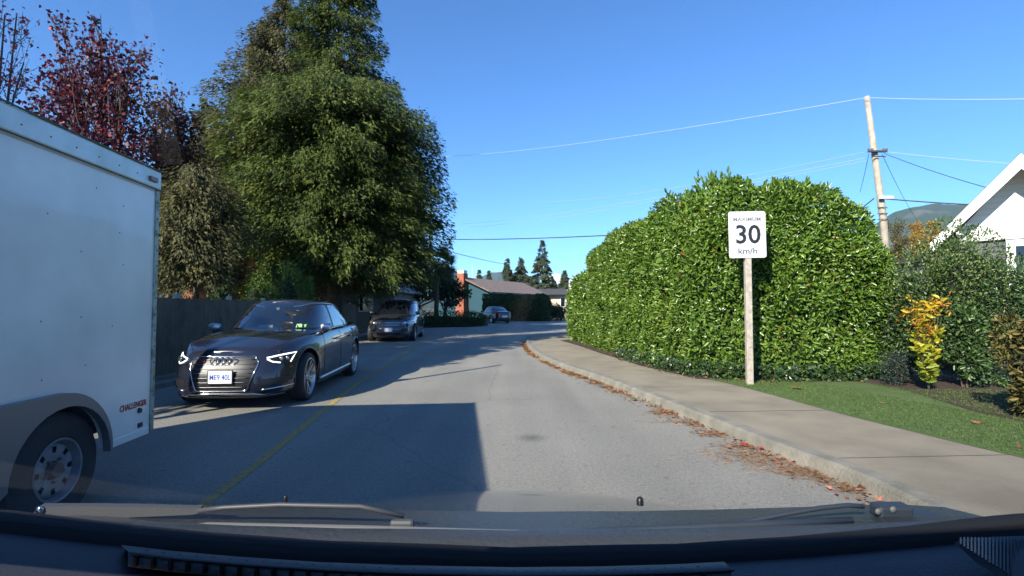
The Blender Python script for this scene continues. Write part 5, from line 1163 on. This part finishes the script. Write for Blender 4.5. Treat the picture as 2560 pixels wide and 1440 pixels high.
def own():
    xs = np.linspace(-.86, .86, 41)
    # windshield base line: height and depth across the car
    bY = lambda x: .80 - .10 * x * x
    base_px = [(-40, 1287), (0, 1291), (250, 1322), (500, 1346), (800, 1368), (1280, 1385), (1700, 1376), (2000, 1357), (2300, 1330), (2530, 1303), (2620, 1296)]
    bx_ = []; bz_ = []
    for px, py in base_px:
        x = (px - 1280) / F * .78
        for _ in range(4): p = at(px, py, bY(x)); x = p.x
        bx_.append(p.x); bz_.append(p.z)
    bz = lambda x: float(np.interp(x, bx_, bz_))
    # windshield glass: from the base up and back
    q = MB(); n = len(xs); rows = 9
    for j in range(rows):
        t = j / (rows - 1)
        for x in xs:
            xx = x * (1 - .14 * t); q.v.append((xx, bY(x) - .95 * t - .0 + .02 - .05 * t * (x / .86) ** 2, bz(x) - .03 + (1.70 - bz(x)) * t + .025 * math.sin(t * math.pi)))
    q.f = [(j * n + i, j * n + i + 1, (j + 1) * n + i + 1, (j + 1) * n + i) for j in range(rows - 1) for i in range(n - 1)]
    q.build('windshield', M['clear'], OWN, True, fix=False)
    # black seal at the base
    def lip(name, m, y0, z0, y1, z1, x0=-.86, x1=.86, prof=None, smooth=True, parent=OWN, k=61, f=None):
        pr = prof or [(y0, z0), (y1, z1)]; X = np.linspace(x0, x1, k); q = MB(); kk = len(pr)
        for x in X:
            for (dy, dz) in pr: q.v.append((x, bY(x) + dy, bz(x) + dz + (f(x) if f else 0)))
        q.f = [(i * kk + j, i * kk + j + 1, (i + 1) * kk + j + 1, (i + 1) * kk + j) for i in range(k - 1) for j in range(kk - 1)]
        return q.build(name, m, parent, smooth, fix=False)
    lip('seal', M['frit'], 0, 0, 0, 0, prof=[(.03, -.03), (.022, .0), (.012, .004), (0, -.002), (-.012, -.012), (-.02, -.03)])
    # dashboard top: falls away from the seal towards the driver
    lip('dashboard', M['dash'], 0, 0, 0, 0, x0=-.9, x1=.9, prof=[(-.008, -.016), (-.03, -.014), (-.06, -.016), (-.10, -.024), (-.16, -.04), (-.26, -.07), (-.38, -.12), (-.46, -.2), (-.48, -.5)])
    # defroster vent: raised lip with slot
    def ribbon_px(name, m, top, bot, Y, rise, parent=OWN):
        """strip between two image curves laid on the dash at about depth Y"""
        q = MB(); k = len(top)
        for (a, b), (c, d) in zip(top, bot):
            p0 = at(a, b, Y); p1 = at(c, d, Y - .035); q.v += [tuple(p0 + Vector((0, .01, -.012))), tuple(p0 + Vector((0, 0, rise))), tuple(p1 + Vector((0, 0, rise))), tuple(p1 + Vector((0, 0, -.02)))]
        q.f = [(i * 4 + j, i * 4 + j + 1, (i + 1) * 4 + j + 1, (i + 1) * 4 + j) for i in range(k - 1) for j in range(3)]
        return q.build(name, m, parent, True, fix=False)
    T = [(302, 1362), (420, 1376), (600, 1392), (800, 1405), (1000, 1413), (1280, 1418), (1500, 1416), (1700, 1410), (1810, 1404)]
    v = ribbon_px('defroster_vent', M['dashgloss'], T, [(x + 18, y + 17) for x, y in T], .735, .0)
    q = MB(); q.tube([at(x + 24, y + 21, .70) for x, y in T], .0022, 6); q.build('vent_rail', M['arm'], v, True)
    q = MB()
    for i in range(34):
        x = 340 + i * 43; y = float(np.interp(x, [a for a, b in T], [b for a, b in T])) + 26; p = at(x, y, .697); q.box(p.x - .002, p.x + .002, p.y - .002, p.y + .02, p.z - .012, p.z)
    q.build('vent_fin', M['dark'], v)
    # speaker grille
    pts = [(2388, 1362), (2400, 1352), (2480, 1346), (2640, 1340), (2640, 1470), (2500, 1448), (2440, 1410)]
    q = MB(); q.add([at(x, y, .70 - (y - 1345) * .0006) + Vector((0, 0, .002)) for x, y in pts], [tuple(range(7))]); sg = q.build('speaker_grille', M['dark'], OWN)
    q = MB()
    for i in range(30):
        x = 2402 + i * 9; a = at(x, 1352, .694) + Vector((0, 0, .004)); yb = min(1470, 1366 + (x - 2395) * .62); c = at(x, yb, .64) + Vector((0, 0, .004)); q.tube([a, c], .0012, 4)
    q.build('grille_rib', M['dash'], sg)
    # cowl outside, bonnet
    X = np.linspace(-.86, .86, 41)
    q = MB(); pr = [(.035, -.035), (.06, -.012), (.10, -.008), (.16, -.03), (.22, -.04), (.30, -.055)]
    for x in X:
        for dy, dz in pr: q.v.append((x, bY(x) + dy, bz(x) * .5 + .5 * 1.0 + dz - .0))
    q.f = [(i * 6 + j, i * 6 + j + 1, (i + 1) * 6 + j + 1, (i + 1) * 6 + j) for i in range(40) for j in range(5)]
    q.build('cowl', M['cowl'], OWN, True, fix=False)
    q = MB()
    for i in range(22):
        px = 440 + i * 78; y = 1362 - abs(px - 1280) * .012; p = at(px, y - 12, bY((px - 1280) / F * .86) + .075); 
    q = MB()
    hp = [(1.12, 1292), (1.25, 1275), (1.45, 1252), (1.65, 1236), (1.85, 1226), (2.0, 1226)]
    for x in np.linspace(-.84, .84, 33):
        for i, (Y, py) in enumerate(hp):
            z = at(1280, py, Y).z - .07 * (x / .84) ** 2 - (.03 if abs(x) > .8 else 0); q.v.append((x * (1 - .05 * (i / 5) ** 2), Y - .12 * (x / .84) ** 2 * (i / 5), z))
        q.v.append((x * .93, 2.06 - .12 * (x / .84) ** 2, .55)); q.v.append((x * .93, 2.06 - .12 * (x / .84) ** 2, .25))
    k = 8; q.f = [(i * k + j, i * k + j + 1, (i + 1) * k + j + 1, (i + 1) * k + j) for i in range(32) for j in range(k - 1)]
    q.build('bonnet', M['hood'], OWN, True, fix=False)
    # washer nozzle
    p = at(1600, 1250, 1.3)
    MB().lathe([(0, .008), (.006, .007), (.009, .0), (.009, -.012)], 12, mtx(p)).build('washer_nozzle', M['dark'], OWN, True)
    p = at(714, 1243, 1.25)
    MB().lathe([(0, .005), (.003, .005), (.005, .0), (.005, -.012)], 12, mtx(p)).build('washer_nozzle', M['dark'], OWN, True)
    # left wiper: flat arm then rod then blade
    Y = .93
    q = MB(); up = [(76, 1291), (98, 1266), (250, 1266), (480, 1271), (500, 1270)]; lo = [(84, 1297), (110, 1296), (250, 1297), (480, 1287), (500, 1283)]
    for (a, b), (c, d) in zip(up, lo):
        p0 = at(a, b, Y); p1 = at(c, d, Y); q.v += [tuple(p0), tuple(p0 + Vector((0, .01, .002))), tuple(p1 + Vector((0, .01, 0))), tuple(p1)]
    q.f = [(i * 4 + j, i * 4 + (j + 1) % 4, (i + 1) * 4 + (j + 1) % 4, (i + 1) * 4 + j) for i in range(4) for j in range(4)] + [(0, 1, 2, 3), (19, 18, 17, 16)]
    wa = q.build('wiper_arm', M['arm'], OWN, 30)
    MB().lathe([(0, .004), (.006, .003), (.007, 0)], 12, mtx(at(100, 1274, Y - .002), R(90))).build('rivet', M['chrome'], wa, True)
    MB().tube([at(496, 1277, Y), at(560, 1269, Y), at(700, 1262, Y), at(900, 1266, Y), at(1010, 1290, Y)], .0045, 8).build('rod', M['arm'], wa, True)
    bl = MB(); bl.tube([at(425, 1325, Y - .02), at(520, 1318, Y - .02), at(900, 1330, Y - .02), at(1300, 1338, Y - .02), at(1400, 1340, Y - .02)], [.004, .009, .012, .009, .004], 8); bl.tube([at(430, 1333, Y - .03), at(900, 1345, Y - .03), at(1400, 1350, Y - .03)], .004, 6)
    bl.build('wiper_blade', mat('blade_grey', (.16, .155, .15), .45), wa, True)
    MB().bbox(at(980, 1290, Y).x, at(1040, 1290, Y).x, Y - .02, Y - .008, at(1000, 1318, Y).z, at(1000, 1290, Y).z, .006).build('blade_clip', M['arm'], wa)
    # right wiper
    Y = .95; c = at(2200, 1277, Y)
    w2 = MB(); w2.bbox(at(2153, 0, Y).x, at(2236, 0, Y).x, Y - .012, Y + .02, at(0, 1294, Y).z, at(0, 1261, Y).z, .006).bbox(at(2230, 0, Y).x, at(2300, 0, Y).x, Y - .01, Y + .016, at(0, 1300, Y).z, at(0, 1282, Y).z, .006)
    wb = w2.build('wiper_arm', mat('arm_blue_grey', (.03, .038, .05), .45), OWN)
    for x, y in ((2196, 1279), (2233, 1274)): MB().lathe([(0, .003), (.005, .002), (.006, 0)], 12, mtx(at(x, y, Y - .013), R(90))).build('rivet', M['screw'], wb, True)
    MB().tube([at(2158, 1266, Y), at(2120, 1263, Y), at(2050, 1270, Y), at(1950, 1288, Y), at(1830, 1312, Y), at(1700, 1325, Y), at(1560, 1330, Y)], .0045, 8).build('rod', wb.data.materials[0], wb, True)
    MB().tube([at(2130, 1300, Y - .02), at(1900, 1312, Y - .02), at(1500, 1330, Y - .02), at(1230, 1338, Y - .02)], [.006, .008, .008, .004], 8).tube([at(2130, 1318, Y - .03), at(1900, 1335, Y - .03), at(1500, 1352, Y - .03)], .004, 6).build('wiper_blade', wb.data.materials[0], wb, True)
    # body shell around the cabin: roof, pillars, doors, rear wall
    q = MB(); q.bbox(-.74, .74, -2.9, -.17, 1.70, 1.76, .02); q.build('roof', M['hood'], OWN, 40)
    for s in (-1, 1):
        for pts_, rr_2 in (([(s * .85, .74, bz(.80) - .02), (s * .80, .27, 1.38), (s * .735, -.19, 1.71)], .035), ([(s * .84, -.9, .9), (s * .76, -.95, 1.71)], .05), ([(s * .82, -2.7, .9), (s * .74, -2.5, 1.71)], .07)):
            MB().tube(pts_, rr_2, 8).build('pillar', M['dash'], OWN, True)
        q = MB(); q.bbox(s * .87 - .04, s * .87 + .04, -2.9, .62, .35, .97, .03); d = q.build('door', M['hood'], OWN, 40)
        q = MB(); q.add([(s * .85, .68, 1.0), (s * .85, -2.7, 1.0), (s * .755, -2.6, 1.7), (s * .755, -.2, 1.7)], [(0, 1, 2, 3)]); q.build('side_glass', M['glass'], d)
    MB().bbox(-.84, .84, -2.98, -2.9, .4, 1.72, .02).build('rear_wall', M['hood'], OWN, 40)
    MB().bbox(-.8, .8, -2.9, .7, .3, .36, .01).build('floor', M['under'], OWN)
    for x in (-.4, .4):
        MB().bbox(x - .26, x + .26, -.95, -.45, .45, .62, .05).bbox(x - .25, x + .25, -1.1, -.92, .6, 1.2, .05).build('seat', M['dash'], OWN, 40)
    for s in (-1, 1):
        for y in (1.3, -1.7):
            wheel_parts(OWN, y, s * .78, .33, .22, .22, s, 'seven')
    for o_ in children(OWN):
        if o_.name.startswith('wheel'):
            o_.rotation_euler = (0, 0, R(90))
own()
HAZE = True
HAZE_D = .00007
if HAZE:
    m = bpy.data.materials.new('haze_air'); m.use_nodes = True; n = m.node_tree.nodes
    for x in list(n):
        if x.type != 'OUTPUT_MATERIAL': n.remove(x)
    pv = n.new('ShaderNodeVolumePrincipled'); pv.inputs['Color'].default_value = (.55, .75, 1, 1); pv.inputs['Density'].default_value = HAZE_D; pv.inputs['Anisotropy'].default_value = 0
    m.node_tree.links.new(pv.outputs[0], n['Material Output'].inputs['Volume'])
    q = MB(); q.box(-6000, 6000, -3000, 7000, -6, 460); o = q.build('haze', m); o['kind'] = 'stuff'
